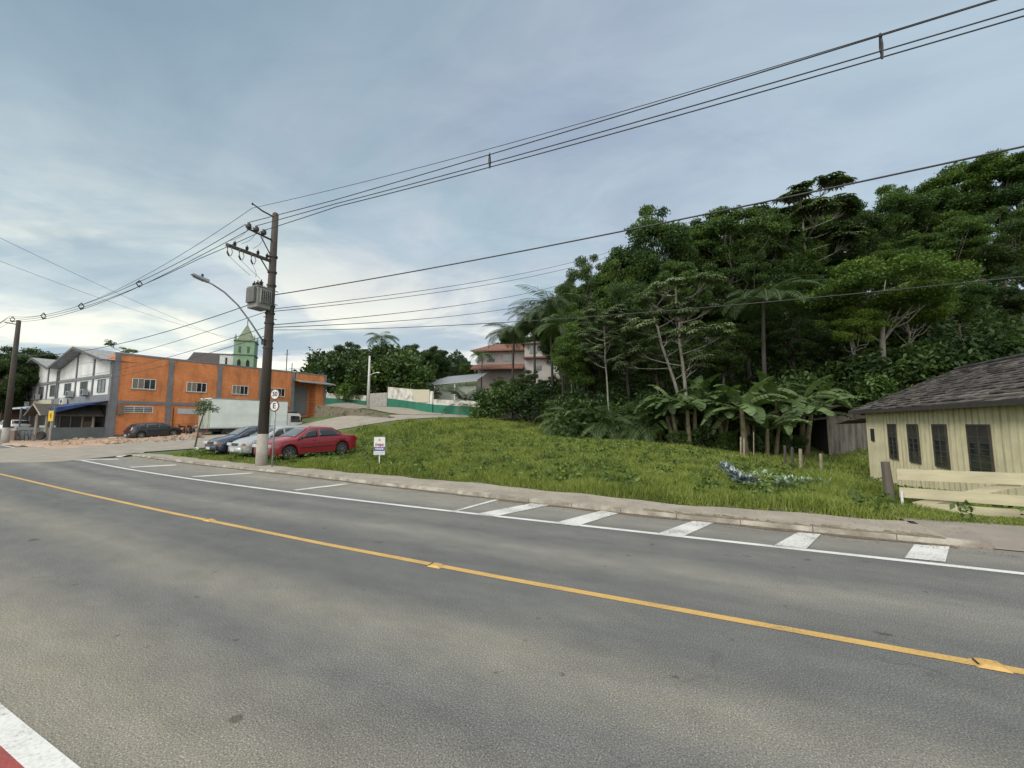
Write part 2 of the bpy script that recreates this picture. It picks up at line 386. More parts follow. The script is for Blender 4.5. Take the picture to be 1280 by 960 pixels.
def asphalt(name, tone=1.0):
    m = bpy.data.materials.new(name); m.use_nodes = True; t = m.node_tree
    b = t.nodes['Principled BSDF']; b.inputs['Roughness'].default_value = .85; b.inputs['Specular IOR Level'].default_value = .3
    uvn = t.nodes.new('ShaderNodeTexCoord')
    def nz(scale, det, stretch=(1, 1, 1), off=(0, 0, 0), rough=.6):
        mp = t.nodes.new('ShaderNodeMapping'); mp.inputs['Scale'].default_value = stretch; mp.inputs['Location'].default_value = off
        t.links.new(uvn.outputs['UV'], mp.inputs[0]); n = t.nodes.new('ShaderNodeTexNoise'); n.inputs['Scale'].default_value = scale; n.inputs['Detail'].default_value = det
        n.inputs['Roughness'].default_value = rough; t.links.new(mp.outputs[0], n.inputs['Vector']); return n.outputs[0]
    s3 = t.nodes.new('ShaderNodeSeparateXYZ'); t.links.new(uvn.outputs['UV'], s3.inputs[0])
    # wheel paths (dark) and dusty bands (pale) run along the lanes
    wob = mth('MULTIPLY', mth('SUBTRACT', nz(.25, 4), .5, tree=t), .55, tree=t)
    acr = mth('ADD', s3.outputs[1], wob, tree=t)
    u = mth('DIVIDE', acr, 9.2, tree=t, clamp=True)
    k = lambda v: (v*tone,)*3
    D_ = (.112*tone, .114*tone, .113*tone); L_ = (.170*tone, .167*tone, .156*tone); U_ = (.225*tone, .208*tone, .168*tone)
    band = rampn(u, [(0, U_), (.165, (.205*tone, .193*tone, .162*tone)), (.235, (.128*tone, .128*tone, .125*tone)), (.26, (.13*tone, .13*tone, .126*tone)), (.315, (.178*tone, .172*tone, .152*tone)), (.375, D_), (.50, (.108*tone, .11*tone, .11*tone)),
                     (.575, L_), (.635, D_), (.68, (.14*tone, .14*tone, .134*tone)), (.735, (.11*tone, .112*tone, .112*tone)), (.80, (.175*tone, .17*tone, .155*tone)), (1, (.205*tone, .195*tone, .168*tone))], t)
    big = rampn(nz(.5, 6, (.25, 1.4, 1), (3, 1, 0)), [(.3, (.84, .84, .85)), (.7, (1.13, 1.12, 1.08))], t)
    col = mixc(1.0, band, big, t, 'MULTIPLY')
    mid = rampn(nz(3.0, 6, (.6, 1.2, 1), (9, 4, 0), .7), [(.3, (.88, .88, .88)), (.7, (1.12, 1.12, 1.12))], t)
    col = mixc(1.0, col, mid, t, 'MULTIPLY')
    fine = rampn(nz(95, 2, rough=.7), [(.36, (.48, .48, .48)), (.47, (.97, .97, .97)), (.56, (1, 1, 1)), (.66, (1.9, 1.87, 1.75))], t)
    patch = rampn(nz(1.1, 8, (.5, 1.0, 1), (21, 7, 0), .72), [(.40, (.92, .92, .93)), (.5, (1, 1, 1)), (.60, (1.10, 1.09, 1.05))], t)
    col = mixc(1.0, col, patch, t, 'MULTIPLY')
    spots = rampn(nz(4.5, 3, (1, 1, 1), (2, 17, 0), .5), [(.27, (.55, .54, .52)), (.31, (1, 1, 1))], t); col = mixc(1.0, col, spots, t, 'MULTIPLY')
    col = mixc(1.0, col, fine, t, 'MULTIPLY')
    vo = t.nodes.new('ShaderNodeTexVoronoi'); vo.feature = 'DISTANCE_TO_EDGE'; vo.inputs['Scale'].default_value = .55
    mp = t.nodes.new('ShaderNodeMapping'); mp.inputs['Scale'].default_value = (.5, 1.2, 1)
    wv = t.nodes.new('ShaderNodeVectorMath'); wv.operation = 'ADD'; nn = t.nodes.new('ShaderNodeTexNoise'); nn.inputs['Scale'].default_value = 2.2; nn.inputs['Detail'].default_value = 5
    t.links.new(uvn.outputs['UV'], nn.inputs['Vector']); t.links.new(uvn.outputs['UV'], wv.inputs[0]); t.links.new(nn.outputs['Color'], wv.inputs[1]); t.links.new(wv.outputs[0], mp.inputs[0]); t.links.new(mp.outputs[0], vo.inputs['Vector'])
    cr = mth('MULTIPLY', rampn(vo.outputs[0], [(0, (1, 1, 1)), (.010, (0, 0, 0))], t), rampn(nz(.4, 3, off=(5, 8, 0)), [(.53, (0, 0, 0)), (.60, (.42, .42, .42))], t), tree=t)
    col = mixc(cr, col, (.05, .05, .05), t)
    t.links.new(col, b.inputs['Base Color'])
    bp = t.nodes.new('ShaderNodeBump'); bp.inputs['Strength'].default_value = .55; bp.inputs['Distance'].default_value = .012
    t.links.new(nz(90, 2, rough=.8), bp.inputs['Height']); t.links.new(bp.outputs[0], b.inputs['Normal'])
    return m
M_asph = asphalt('asphalt', 1.12)
def paintmat(name, c, wear):
    m = bpy.data.materials.new(name); m.use_nodes = True; t = m.node_tree; b = t.nodes['Principled BSDF']; b.inputs['Roughness'].default_value = .7
    tcn = t.nodes.new('ShaderNodeTexCoord')
    n1 = t.nodes.new('ShaderNodeTexNoise'); n1.inputs['Scale'].default_value = 40; n1.inputs['Detail'].default_value = 8; n1.inputs['Roughness'].default_value = .75
    t.links.new(tcn.outputs['Object'], n1.inputs['Vector'])
    n2 = t.nodes.new('ShaderNodeTexNoise'); n2.inputs['Scale'].default_value = 2; n2.inputs['Detail'].default_value = 4; t.links.new(tcn.outputs['Object'], n2.inputs['Vector'])
    f = mth('ADD', mth('MULTIPLY', n1.outputs[0], .65, tree=t), mth('MULTIPLY', n2.outputs[0], .35, tree=t), tree=t)
    col = rampn(f, [(wear-.07, (.15, .145, .13)), (wear, tuple(x*.78 for x in c)), (wear+.1, c)], t)
    t.links.new(col, b.inputs['Base Color']); return m
M_pw = paintmat('white_road_paint', (.62, .62, .59), .43)
M_py = paintmat('yellow_road_paint', (.52, .33, .105), .44)
M_pwb = paintmat('worn_white_road_paint', (.60, .60, .57), .465)
ss = np.r_[np.linspace(-400, -65, 30), np.linspace(-60, 30, 181), np.linspace(35, 200, 20)]
rk = lambda s: np.where(np.asarray(s) > -27, kerb_t(s)+.02, 7.35+bend(s))
strip('road', ss, -8.0, rk, 0, M_asph, 'grey asphalt main road')
yc = lambda s: 4.22+np.interp(s, [-400, -60, -40, -30, -22, -14, -9.5, -5, -2, 0], [52, 6.4, 3.35, 2.0, 1.1, .52, .25, .06, 0, 0])
strip('yellow_centre_line', ss, lambda s: yc(s)-.047, lambda s: yc(s)+.047, .004, M_py, 'yellow line down the middle of the road')
strip('white_edge_line', ss[(ss > -27) & (ss < 60)], 6.82, 6.93, .004, M_pw, 'white line at the edge of the lane')
strip('white_edge_line', ss[ss < -37.5], 6.8, 6.9, .004, M_pw, 'white line at the edge of the lane beyond the junction')
strip('white_kerb_line', ss, .955, 1.075, .004, M_pw, 'broad white line beside the red cycle lane')
strip('cycle_lane', ss, -1.5, .955, .004, mat('red_lane_paint', (.30, .055, .05), (.22, .05, .045), 6, .8, 0, .3, 60), 'red painted cycle lane')
# side street: up past the orange building, then round behind the retaining wall
def ribbon(name, pts, m, label, lift=.03):
    P = []; 
    pts = [np.array(p, float) for p in pts]
    C_ = []; W_ = []
    for i in range(len(pts)-1):
        for k in range(8):
            f_ = k/8; C_.append(pts[i][:2]*(1-f_)+pts[i+1][:2]*f_); W_.append(pts[i][2]*(1-f_)+pts[i+1][2]*f_)
    C_.append(pts[-1][:2]); W_.append(pts[-1][2]); C_ = np.array(C_); W_ = np.array(W_)
    for _ in range(6): C_[1:-1] = (C_[:-2]+2*C_[1:-1]+C_[2:])/4
    d = np.gradient(C_, axis=0); d /= np.linalg.norm(d, axis=1)[:, None]; n_ = np.c_[-d[:, 1], d[:, 0]]
    K = 13; V = []; UV = []
    ln = np.r_[0, np.cumsum(np.linalg.norm(np.diff(C_, axis=0), axis=1))]
    for i in range(len(C_)):
        for j in range(K):
            o_ = (j/(K-1)-.5)*W_[i]; p = C_[i]+n_[i]*o_; V.append((p[0], p[1], 0)); UV.append((ln[i], 6+o_*.2))
    V = np.array(V); V[:, 2] = np.maximum(height(V[:, 0], V[:, 1])+lift, .006)
    Iq = np.arange(len(V)).reshape(-1, K); Qs = np.stack([Iq[:-1, :-1], Iq[1:, :-1], Iq[1:, 1:], Iq[:-1, 1:]], -1).reshape(-1, 4)
    me = npmesh(name, V, Qs); uv = me.uv_layers.new(name='UVMap'); uv.data.foreach_set('uv', np.array(UV)[Qs.ravel()].ravel())
    o = obj(name, me, m, smooth=True); o['kind'] = 'structure'; o['label'] = label; return o
M_dust = mat('dusty_paving', (.30, .27, .22), (.22, .20, .17), 1.2, .95, 0, .5, 30)
ribbon('side_street', [(-27.6, 17.5, 15), (-28.2, 24, 15), (-25.5, 32, 12), (-20.6, 39.4, 13), (-16.9, 43.2, 8.5), (-13.5, 46.0, 5), (-9, 48, 5), (-2, 48, 5)], M_dust, 'pale side street climbing past the orange building', .05)
up = [_z(560, 519, 50), _z(510, 517, 51), _z(470, 512, 54), _z(430, 507, 60), _z(400, 504, 66)]
ribbon('upper_street', [(p[0], p[1], 4.5) for p in up], M_dust, 'upper street running above the stone wall', .09)

# pavement + kerb stones
M_pave = mat('pavement_concrete', (.32, .285, .23), (.24, .215, .18), 1.6, .95, 0, .5, 40, c3=(.285, .25, .20))
s_p = np.linspace(-27.5, 3.0, 120)
wob = lambda s: .07*np.sin(np.asarray(s)*1.9)+.05*np.sin(np.asarray(s)*4.3+1)+.05*np.sin(np.asarray(s)*.7)
strip('pavement', s_p, lambda s: kerb_t(s)+.13, lambda s: back_t(s)+wob(s), lambda s_, t_: .072, M_pave, 'narrow dusty concrete pavement along the lot')
M_drive = mat('driveway_dust', (.27, .25, .21), (.20, .185, .16), 1.4, .95, 0, .6, 40, c3=(.23, .2, .165))
s_d = np.linspace(2.9, 40, 60)
strip('driveway_apron', s_d, lambda s: kerb_t(s)+.0, lambda s: back_t(s)+wob(s)+.3, lambda s_, t_: .012+min(1, max(0, (t_-8.0)/.9))*.06, M_drive, 'worn apron in front of the cream house')
mb = MB(); s0 = -27.6; r_ = random.Random(3)
while s0 < 2.9:
    L = 1.0; a0, a1 = float(kerb_t(s0)), float(kerb_t(s0+L)); g = .004; hh = .078+r_.uniform(-.012, .004); sh = r_.uniform(-.012, .012)
    pts = [xy(s0+g, a0+sh), xy(s0+L-g, a1+sh), xy(s0+L-g, a1+.125), xy(s0+g, a0+.125)]
    top = [xy(s0+g, a0+.02+sh), xy(s0+L-g, a1+.02+sh), xy(s0+L-g, a1+.125), xy(s0+g, a0+.125)]
    mb.add([(*p, -.03) for p in pts]+[(*p, hh) for p in top], [(3, 2, 1, 0), (4, 5, 6, 7), (0, 1, 5, 4), (1, 2, 6, 5), (2, 3, 7, 6), (3, 0, 4, 7)]); s0 += L
def kerbmat():
    m = mat('kerb_stone', (.40, .375, .32), (.20, .175, .145), 2.2, .95, 0, .5, 30, lo=.38, hi=.6, c3=(.27, .25, .21)); return m
o = obj('kerb', mb, kerbmat()); o['kind'] = 'structure'; o['label'] = 'worn kerb stones along the pavement'
# gutter dirt
strip('gutter_dirt', np.linspace(-27, 3, 120), lambda s: kerb_t(s)-.07-.05*np.abs(np.sin(s*1.3))-.06*np.abs(np.sin(s*3.1+2)), lambda s: kerb_t(s)+.01, .006, mat('dirt', (.085, .065, .04), (.13, .105, .07), 7, 1, 0, .6, 40), 'dark dirt in the gutter')
# painted bars and bay lines in the parking strip (from (along, offset) pairs)
def bar(pts, m, name, label):
    mb = MB(); P = [gr(px, py) for px, py in pts]
    n = 6; vs = []
    for i in range(n+1):
        f_ = i/n; a = P[0].lerp(P[3], f_); b = P[1].lerp(P[2], f_); vs += [(a.x, a.y, .008), (b.x, b.y, .008)]
    mb.add(vs, [(2*i, 2*i+1, 2*i+3, 2*i+2) for i in range(n)])
    o = obj(name, mb, m, fix=False)
    # make sure it faces up
    if o.data.polygons[0].normal.z < 0: o.data.flip_normals()
    o['kind'] = 'structure'; o['label'] = label
for k, p in enumerate([[(594, 643), (619, 646), (687, 631.5), (664, 629.5)], [(691, 654.5), (721, 658), (773, 642), (751, 639)], [(822, 667.5), (854, 671), (892, 654), (866, 651.5)],
          [(968, 682), (1008, 686.5), (1026, 668.5), (997, 666)], [(1131, 698), (1182, 703), (1187, 684), (1143, 681)]]):
    bar(p, M_pwb, 'painted_bar', 'wide white bar painted at the kerb')
for p in [[(563, 639.8), (569, 640.2), (623, 625.3), (618, 624.8)], [(366, 612.6), (372, 613.4), (437, 605.4), (431, 604.6)], [(238, 595.6), (244, 596.6), (318, 592), (314, 591)], [(160, 583.8), (166, 584.8), (222, 581.8), (218, 580.8)], [(92, 575.2), (98, 575.8), (150, 574.4), (146, 573.6)],
          [(144, 571), (150, 571.8), (164, 567.6), (158, 567)]]:
    bar(p, M_pwb, 'bay_line', 'thin white line between parking bays')
# road studs on the centre line
for px, py, lb in ((1238, 833, 'yellow road stud on the centre line at lower right'), (545, 708, 'yellow road stud in the middle of the centre line'), (262, 651, 'yellow road stud farthest along the centre line')):
    g = gr(px, py); t_ = thing('road_stud', lb, 'road stud', (g.x, g.y, .004), -RA, 'studs on the centre line')
    obj('stud_body', MB().add([(-.09, -.06, 0), (.09, -.06, 0), (.09, .06, 0), (-.09, .06, 0), (-.05, -.045, .022), (.05, -.045, .022), (.05, .045, .022), (-.05, .045, .022)], [(3, 2, 1, 0), (4, 5, 6, 7), (0, 1, 5, 4), (1, 2, 6, 5), (2, 3, 7, 6), (3, 0, 4, 7)]), M_py, t_)
    obj('reflector', MB().box((-.073, 0, .012), (.012, .07, .014), Matrix.Rotation(R(-40), 3, 'Y')), M_dark, t_)

# ------------------------------------------------------------------ foliage meshes
def quads_leaves(P, L, W, rg, upb=.6, dirs=None, flat=.5):
    """rhombic leaves at points P; L, W arrays; normals biased upwards"""
    n = len(P); nr = rg.normal(size=(n, 3)); nr[:, 2] = np.abs(nr[:, 2])*flat+upb; nr /= np.linalg.norm(nr, axis=1)[:, None]
    a = rg.normal(size=(n, 3)) if dirs is None else dirs+rg.normal(size=(n, 3))*.35
    a -= (a*nr).sum(1)[:, None]*nr; a /= np.linalg.norm(a, axis=1)[:, None]; b = np.cross(nr, a)
    L = np.broadcast_to(L, n)[:, None]; W = np.broadcast_to(W, n)[:, None]
    dr = nr*L*.12
    V = np.stack([P-a*L/2-dr, P+b*W/2, P+a*L/2-dr, P-b*W/2], 1).reshape(-1, 3)
    Q = np.arange(n*4).reshape(n, 4); return V, Q
def crown_points(rg, clumps, per, flat=.5):
    out = []
    for (c, r) in clumps:
        n = int(per*r*r); d = rg.normal(size=(n, 3)); d /= np.linalg.norm(d, axis=1)[:, None]
        rad = (rg.random(n)**.5*(1+.35*(rg.random(n)**4)))[:, None]; out.append(c+d*rad*np.array([r, r, r*flat]))
    return np.concatenate(out)
def limb(mb, p0, p1, r0, r1, rg, wob=.08, n=5, seg=6):
    p0, p1 = np.array(p0, float), np.array(p1, float); L = np.linalg.norm(p1-p0); pts = []
    for i in range(n+1):
        f_ = i/n; q = p0+(p1-p0)*f_; q[2] += L*.10*math.sin(math.pi*f_)*(-1 if abs(p1[0]-p0[0]) > 1 else 0)
        if 0 < i < n: q += rg.normal(size=3)*L*wob*.35
        pts.append(q)
    mb.tube(pts, [r0+(r1-r0)*i/n for i in range(n+1)], seg, False); return pts
M_bark = mat('grey_bark', (.11, .10, .082), (.05, .045, .035), 5, .9, 0, .5, 14, stretch=(1, 1, .3))
M_bark_pale = mat('pale_bark', (.23, .22, .19), (.12, .115, .095), 4, .85, 0, .4, 14, stretch=(1, 1, .3))
M_bark_dark = mat('dark_bark', (.05, .045, .04), (.03, .027, .022), 5, .95, 0, .5, 14, stretch=(1, 1, .3))
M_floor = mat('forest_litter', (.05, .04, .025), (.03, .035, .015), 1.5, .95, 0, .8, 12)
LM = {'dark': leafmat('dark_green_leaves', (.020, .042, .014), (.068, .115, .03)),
      'mid': leafmat('mid_green_leaves', (.028, .060, .015), (.10, .165, .034)),
      'light': leafmat('yellow_green_leaves', (.055, .10, .016), (.13, .20, .03)),
      'pale': leafmat('grey_green_leaves', (.05, .078, .034), (.14, .18, .09)),
      'palm': leafmat('palm_leaves', (.04, .066, .024), (.10, .15, .055)),
      'banana': leafmat('banana_leaves', (.05, .085, .025), (.13, .19, .075), scale=.8)}
def tree_broad(seed, H=18, cw=9, ch=10, K=70, leaf=.25, key='mid', per=520, flat=.55, bark=None, cr=(.65, 1.6)):
    rg = np.random.default_rng(seed); tb = MB(); zc_ = H-ch/2
    trunk = [np.array([0, 0, -1.0])]; p = np.array([0, 0, 0.]); 
    lean = rg.normal(size=2)*.05
    for i in range(7): p = np.array([lean[0]*i*H/8+rg.normal()*.12, lean[1]*i*H/8+rg.normal()*.12, (H-ch*.45)*(i+1)/7]); trunk.append(p)
    tb.tube(trunk, [.30*(1-.62*i/7) for i in range(8)], 8, False)
    clumps = []
    for k in range(K):
        d = rg.normal(size=3); d /= np.linalg.norm(d); d[2] = d[2]*.9+.12
        q = (.55+.45*rg.random()); c = np.array([d[0]*cw/2*q, d[1]*cw/2*q, zc_+d[2]*ch/2*q]); c[:2] *= 1-.25*max(0, -d[2])
        r = rg.uniform(*cr); clumps.append((c, r))
        if k % 2 == 0:
            j = rg.integers(4, 8); limb(tb, trunk[j], c, .07, .02, rg, .12, 4, 5)
    P = crown_points(rg, clumps, per, flat)
    L = leaf*rg.uniform(.6, 1.3, len(P)); V, Q = quads_leaves(P, L, L*.55, rg)
    lvc = np.concatenate([np.full(int(per*r*r), rg.random()) for _, r in clumps])*.6+rg.random(len(P))*.4
    me = npmesh('crown', V, Q, lvc)
    return tb, me, LM[key], bark or M_bark
def star_leaf(c, tip_n, R_, rg, k=8, seg=2):
    """one palmate leaf: k drooping lobes"""
    vs = []; qs = []; n = tip_n/np.linalg.norm(tip_n); a = np.cross(n, rg.normal(size=3)); a /= np.linalg.norm(a); b = np.cross(n, a)
    for j in range(k):
        th = 2*math.pi*(j+.3*rg.random())/k; d = a*math.cos(th)+b*math.sin(th); e = np.cross(n, d)
        m_ = c+d*R_*.55-n*R_*.02; t_ = c+d*R_-np.array([0, 0, R_*.33]); i = len(vs)
        vs += [c, m_+e*R_*.17, t_, m_-e*R_*.17]; qs.append((i, i+1, i+2, i+3))
    return vs, qs
def tree_cecropia(seed, H=15, limbs=9, leafR=.42, per=12, spread=4.2, droop=0, fork=.42):
    rg = np.random.default_rng(seed); tb = MB(); n = 9
    lx, ly = rg.normal()*.04, rg.normal()*.04
    trunk = [np.array([lx*i*H/n+rg.normal()*.07, ly*i*H/n+rg.normal()*.07, -1+(H+.2)*i/n]) for i in range(n+1)]
    tb.tube(trunk, [.17*(1-.6*i/n) for i in range(n+1)], 8, False)
    VS = []; QS = []; tips = [trunk[-1]]
    for k in range(limbs):
        f_ = fork+(1-fork)*(k/limbs)**.9; z = f_*H; base = np.array([lx*z, ly*z, z-1+.4]); th = k*2.4+rg.random(); Lr = spread*(1.15-.55*f_)*rg.uniform(.8, 1.15)
        mid = base+np.array([math.cos(th)*Lr*.6, math.sin(th)*Lr*.6, Lr*.18]); tip = base+np.array([math.cos(th)*Lr, math.sin(th)*Lr, Lr*.5+.2])
        tb.tube([base, base+(mid-base)*.5+[0, 0, -.05], mid, tip], [.06, .05, .042, .03], 6, False); tips.append(tip)
        for q in range(4):
            th2 = th+rg.uniform(-1.1, 1.1); p2 = mid+np.array([math.cos(th2)*1.3, math.sin(th2)*1.3, .55+rg.random()*.5]); tb.tube([mid, (mid+p2)/2+[0, 0, -.08], p2], [.035, .028, .02], 5, False); tips.append(p2)
    lv = []
    for tp in tips:
        v_ = rg.random()
        for q in range(per):
            th = rg.random()*6.28; ph = rg.uniform(-.1, .9); d = np.array([math.cos(th)*math.cos(ph), math.sin(th)*math.cos(ph), math.sin(ph)]); c = tp+d*rg.uniform(.25, .85)*np.array([1, 1, .6])
            a_, b_ = star_leaf(c, d*.5+np.array([0, 0, 1.]), leafR*rg.uniform(.75, 1.2), rg); i = len(VS); VS += a_; QS += [tuple(x+i for x in y_) for y_ in b_]; lv += [v_*.6+.4*rg.random()]*len(b_)
    me = npmesh('crown', np.array(VS), np.array(QS), np.array(lv)); return tb, me, LM['pale'], M_bark_pale
def tree_palm(seed, H=9, nf=20, FL=2.8, r=.13, leafw=.05, key='palm', stemm=None, arch=1.0):
    rg = np.random.default_rng(seed); tb = MB(); n = 8; lx = rg.normal()*.5
    trunk = [np.array([lx*(i/n)**2, 0, -1+(H+1)*i/n]) for i in range(n+1)]; tb.tube(trunk, [r*(1.25-.4*i/n) for i in range(n+1)], 8, False)
    top = trunk[-1]; VS = []; QS = []; lv = []
    for k in range(nf):
        th = k*2.4; el = R(rg.uniform(-5, 80)); L = FL*rg.uniform(.85, 1.1); pts = []; d = np.array([math.cos(th), math.sin(th), 0])
        p = top.copy(); e = el
        for j in range(11):
            pts.append(p.copy()); p = p+(d*math.cos(e)+np.array([0, 0, math.sin(e)]))*L/10; e -= R(9+rg.random()*5)*arch
        side = np.array([-d[1], d[0], 0]); v_ = rg.random()
        for j in range(0, 10):
            a, b = pts[j], pts[j+1]; i = len(VS); w_ = .02; VS += [a+side*w_, a-side*w_, b-side*w_, b+side*w_]; QS.append((i, i+1, i+2, i+3)); lv.append(v_)
            for q in range(4):
                c = a+(b-a)*q/4; t01 = (j+q/4)/10
                if t01 < .12: continue
                ll = L*.24*math.sin(math.pi*min(1, t01*.9+.12))+.06; fw = (b-a)/np.linalg.norm(b-a)
                for sg in (-1, 1):
                    dd = side*sg*.8+fw*.5+np.array([0, 0, -.35-.25*rg.random()]); dd /= np.linalg.norm(dd); i = len(VS); wv = fw*leafw
                    VS += [c-wv, c+dd*ll*.5-wv*.8+[0, 0, .03], c+dd*ll, c+dd*ll*.5+wv*.8+[0, 0, .03]]; QS.append((i, i+1, i+2, i+3)); lv.append(v_*.7+.3*rg.random())
    me = npmesh('crown', np.array(VS), np.array(QS), np.array(lv)); return tb, me, LM[key], stemm or M_bark
def banana_leaf(VS, QS, lv, base, th, el, L, W, rg, bendr=1.0):
    d = np.array([math.cos(th), math.sin(th), 0]); side = np.array([-d[1], d[0], 0]); p = np.array(base, float); e = el; v_ = rg.random(); N_ = 16
    pts = [p.copy()]; es = [e]
    for j in range(N_): p = p+(d*math.cos(e)+np.array([0, 0, math.sin(e)]))*L/N_; e -= R(5.2*bendr); pts.append(p.copy()); es.append(e)
    for j in range(N_):
        f0, f1 = j/N_, (j+1)/N_
        def ww(f): return 0.02 if f < .14 else W*(math.sin(math.pi*min(1, (f-.14)/.86*.93+.07))**.55)
        for sg in (-1, 1):
            tear = rg.random() < .35; gap = .55 if tear else 1; dr = .25+rg.random()*.35
            a, b = pts[j], pts[j]+(pts[j+1]-pts[j])*(.75 if tear else 1); w0, w1 = ww(f0), ww(f1)
            nrm = np.array([0, 0, 1.]); i = len(VS)
            VS += [a, a+side*sg*w0-nrm*w0*dr, b+side*sg*w1-nrm*w1*dr, b]; QS.append((i, i+1, i+2, i+3)); lv.append(v_*.7+.3*rg.random())
def banana_clump(seed, n=4, H=2.4):
    rg = np.random.default_rng(seed); tb = MB(); VS = []; QS = []; lv = []
    for k in range(n):
        a = k*2.1; r0 = rg.uniform(.2, .9)*(0 if n == 1 else 1); bx, by = math.cos(a)*r0, math.sin(a)*r0; h_ = H*rg.uniform(.75, 1.1); tx, ty = bx*1.5, by*1.5
        tb.tube([(bx, by, -.3), ((bx+tx)/2, (by+ty)/2, h_*.5), (tx, ty, h_)], [.14, .11, .08], 8, False)
        nl = rg.integers(7, 10)
        for q in range(nl):
            banana_leaf(VS, QS, lv, (tx, ty, h_-.15), q*2.4+rg.random()*.6, R(rg.uniform(30, 82)), rg.uniform(1.9, 2.6), rg.uniform(.24, .32), rg, rg.uniform(.8, 1.7))
    me = npmesh('leaves', np.array(VS), np.array(QS), np.array(lv)); return tb, me, LM['banana'], mat('banana_stem', (.13, .12, .06), (.06, .05, .03), 4, .8, 0, .3, 12)
def shrub(seed, W=3.2, H=2.4, key='mid', leaf=.22, per=420, K=16):
    rg = np.random.default_rng(seed); tb = MB(); clumps = []
    for k in range(K):
        th = rg.random()*6.28; q = math.sqrt(rg.random())*W/2*.8; c = np.array([math.cos(th)*q, math.sin(th)*q, rg.uniform(.35, H*(1-.35*(q/(W/2))**2))]); clumps.append((c, rg.uniform(.45, .8)))
        if k % 3 == 0: tb.tube([(0, 0, -.3), tuple(c*.5), tuple(c)], [.05, .035, .015], 5, False)
    P = crown_points(rg, clumps, per, .8); P[:, 2] = np.maximum(P[:, 2], .03); L = leaf*rg.uniform(.6, 1.3, len(P)); V, Q = quads_leaves(P, L, L*.5, rg)
    me = npmesh('leaves', V, Q, rg.random(len(P))); return tb, me, LM[key], M_bark
PROTO = {}
def plant(kind, x, y, scale, rz, label, cat, group=None, name=None, dz=0.0):
    """first use builds the tree from its maker, later ones copy it"""
    nm, maker, leafname, stemname = KINDS[kind]
    z = hz(x, y)+dz
    sc_ = scale if isinstance(scale, tuple) else (scale,)*3
    if kind not in PROTO:
        t_ = thing(nm, label, cat, (x, y, z), rz, group); tb, me, lm, bm_ = maker(); PROTO[kind] = t_
        a = obj(stemname, tb, bm_, t_, smooth=True, fix=False); me.materials.append(lm); me.name = leafname; b = obj(leafname, me, None, t_)
        t_.scale = sc_
        return t_
    r = dup(PROTO[kind], (x, y, z), rz, label, group, sc_)
    if group is None and 'group' in r: del r['group']
    r['category'] = cat; return r
KINDS = {
 'broad_a': ('broadleaf_tree', lambda: tree_broad(1, key='mid'), 'crown', 'trunk'),
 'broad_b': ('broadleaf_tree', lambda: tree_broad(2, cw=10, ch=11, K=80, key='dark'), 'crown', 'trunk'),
 'broad_c': ('broadleaf_tree', lambda: tree_broad(3, cw=8, ch=12, K=76, key='mid', leaf=.28), 'crown', 'trunk'),
 'broad_l': ('broadleaf_tree', lambda: tree_broad(4, H=12, cw=10, ch=4.6, K=52, key='light', flat=.34, leaf=.22, bark=M_bark_pale), 'crown', 'trunk'),
 'broad_m': ('broadleaf_tree', lambda: tree_broad(5, H=18, cw=11, ch=7, K=76, key='mid', flat=.4, leaf=.26, bark=M_bark), 'crown', 'trunk'),
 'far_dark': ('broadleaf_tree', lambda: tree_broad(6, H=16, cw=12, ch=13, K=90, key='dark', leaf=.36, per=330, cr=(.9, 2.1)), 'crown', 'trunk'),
 'cecropia_a': ('umbrella_tree', lambda: tree_cecropia(11), 'crown', 'trunk'),
 'cecropia_b': ('umbrella_tree', lambda: tree_cecropia(12, H=17, limbs=16, fork=.58, spread=4.6, per=17, leafR=.5), 'crown', 'trunk'),
 'palm': ('palm_tree', lambda: tree_palm(21, r=.075, nf=26, leafw=.026, stemm=M_bark_dark), 'crown', 'trunk'),
 'palm_low': ('palm_tree', lambda: tree_palm(22, H=1.0, nf=18, FL=3.4, r=.1, leafw=.035, arch=.9), 'crown', 'trunk'),
 'banana': ('banana_plant', lambda: banana_clump(31), 'leaves', 'stem'),
 'banana_b': ('banana_plant', lambda: banana_clump(33, n=3, H=2.0), 'leaves', 'stem'),
 'shrub': ('shrub', lambda: shrub(41), 'leaves', 'stem'),
 'shrub_b': ('shrub', lambda: shrub(42, 3.6, 3.0, 'dark', .26), 'leaves', 'stem'),
 'shrub_l': ('shrub', lambda: shrub(43, 2.6, 1.6, 'light', .16), 'leaves', 'stem'),
}
KH = dict(broad_a=18.3, broad_b=18.5, broad_c=18.5, broad_l=12.3, broad_m=18.3, far_dark=16.5, cecropia_a=15, cecropia_b=17, palm=10.2, palm_low=3.2, banana=4.2, banana_b=3.8, shrub=2.6, shrub_b=3.2, shrub_l=1.8)
def by_top(kind, px, py, Yd, label, cat='tree', wf=1.0, rz=None, group=None, zb=None):
    p = at(px, py, Yd); z0 = hz(p.x, p.y); k = (p.z-z0)/KH[kind]
    return plant(kind, p.x, p.y, (k*wf, k*wf, k), rz if rz is not None else random.uniform(0, 6.28), label, cat, group)
G1 = 'trees of the wooded hillside'
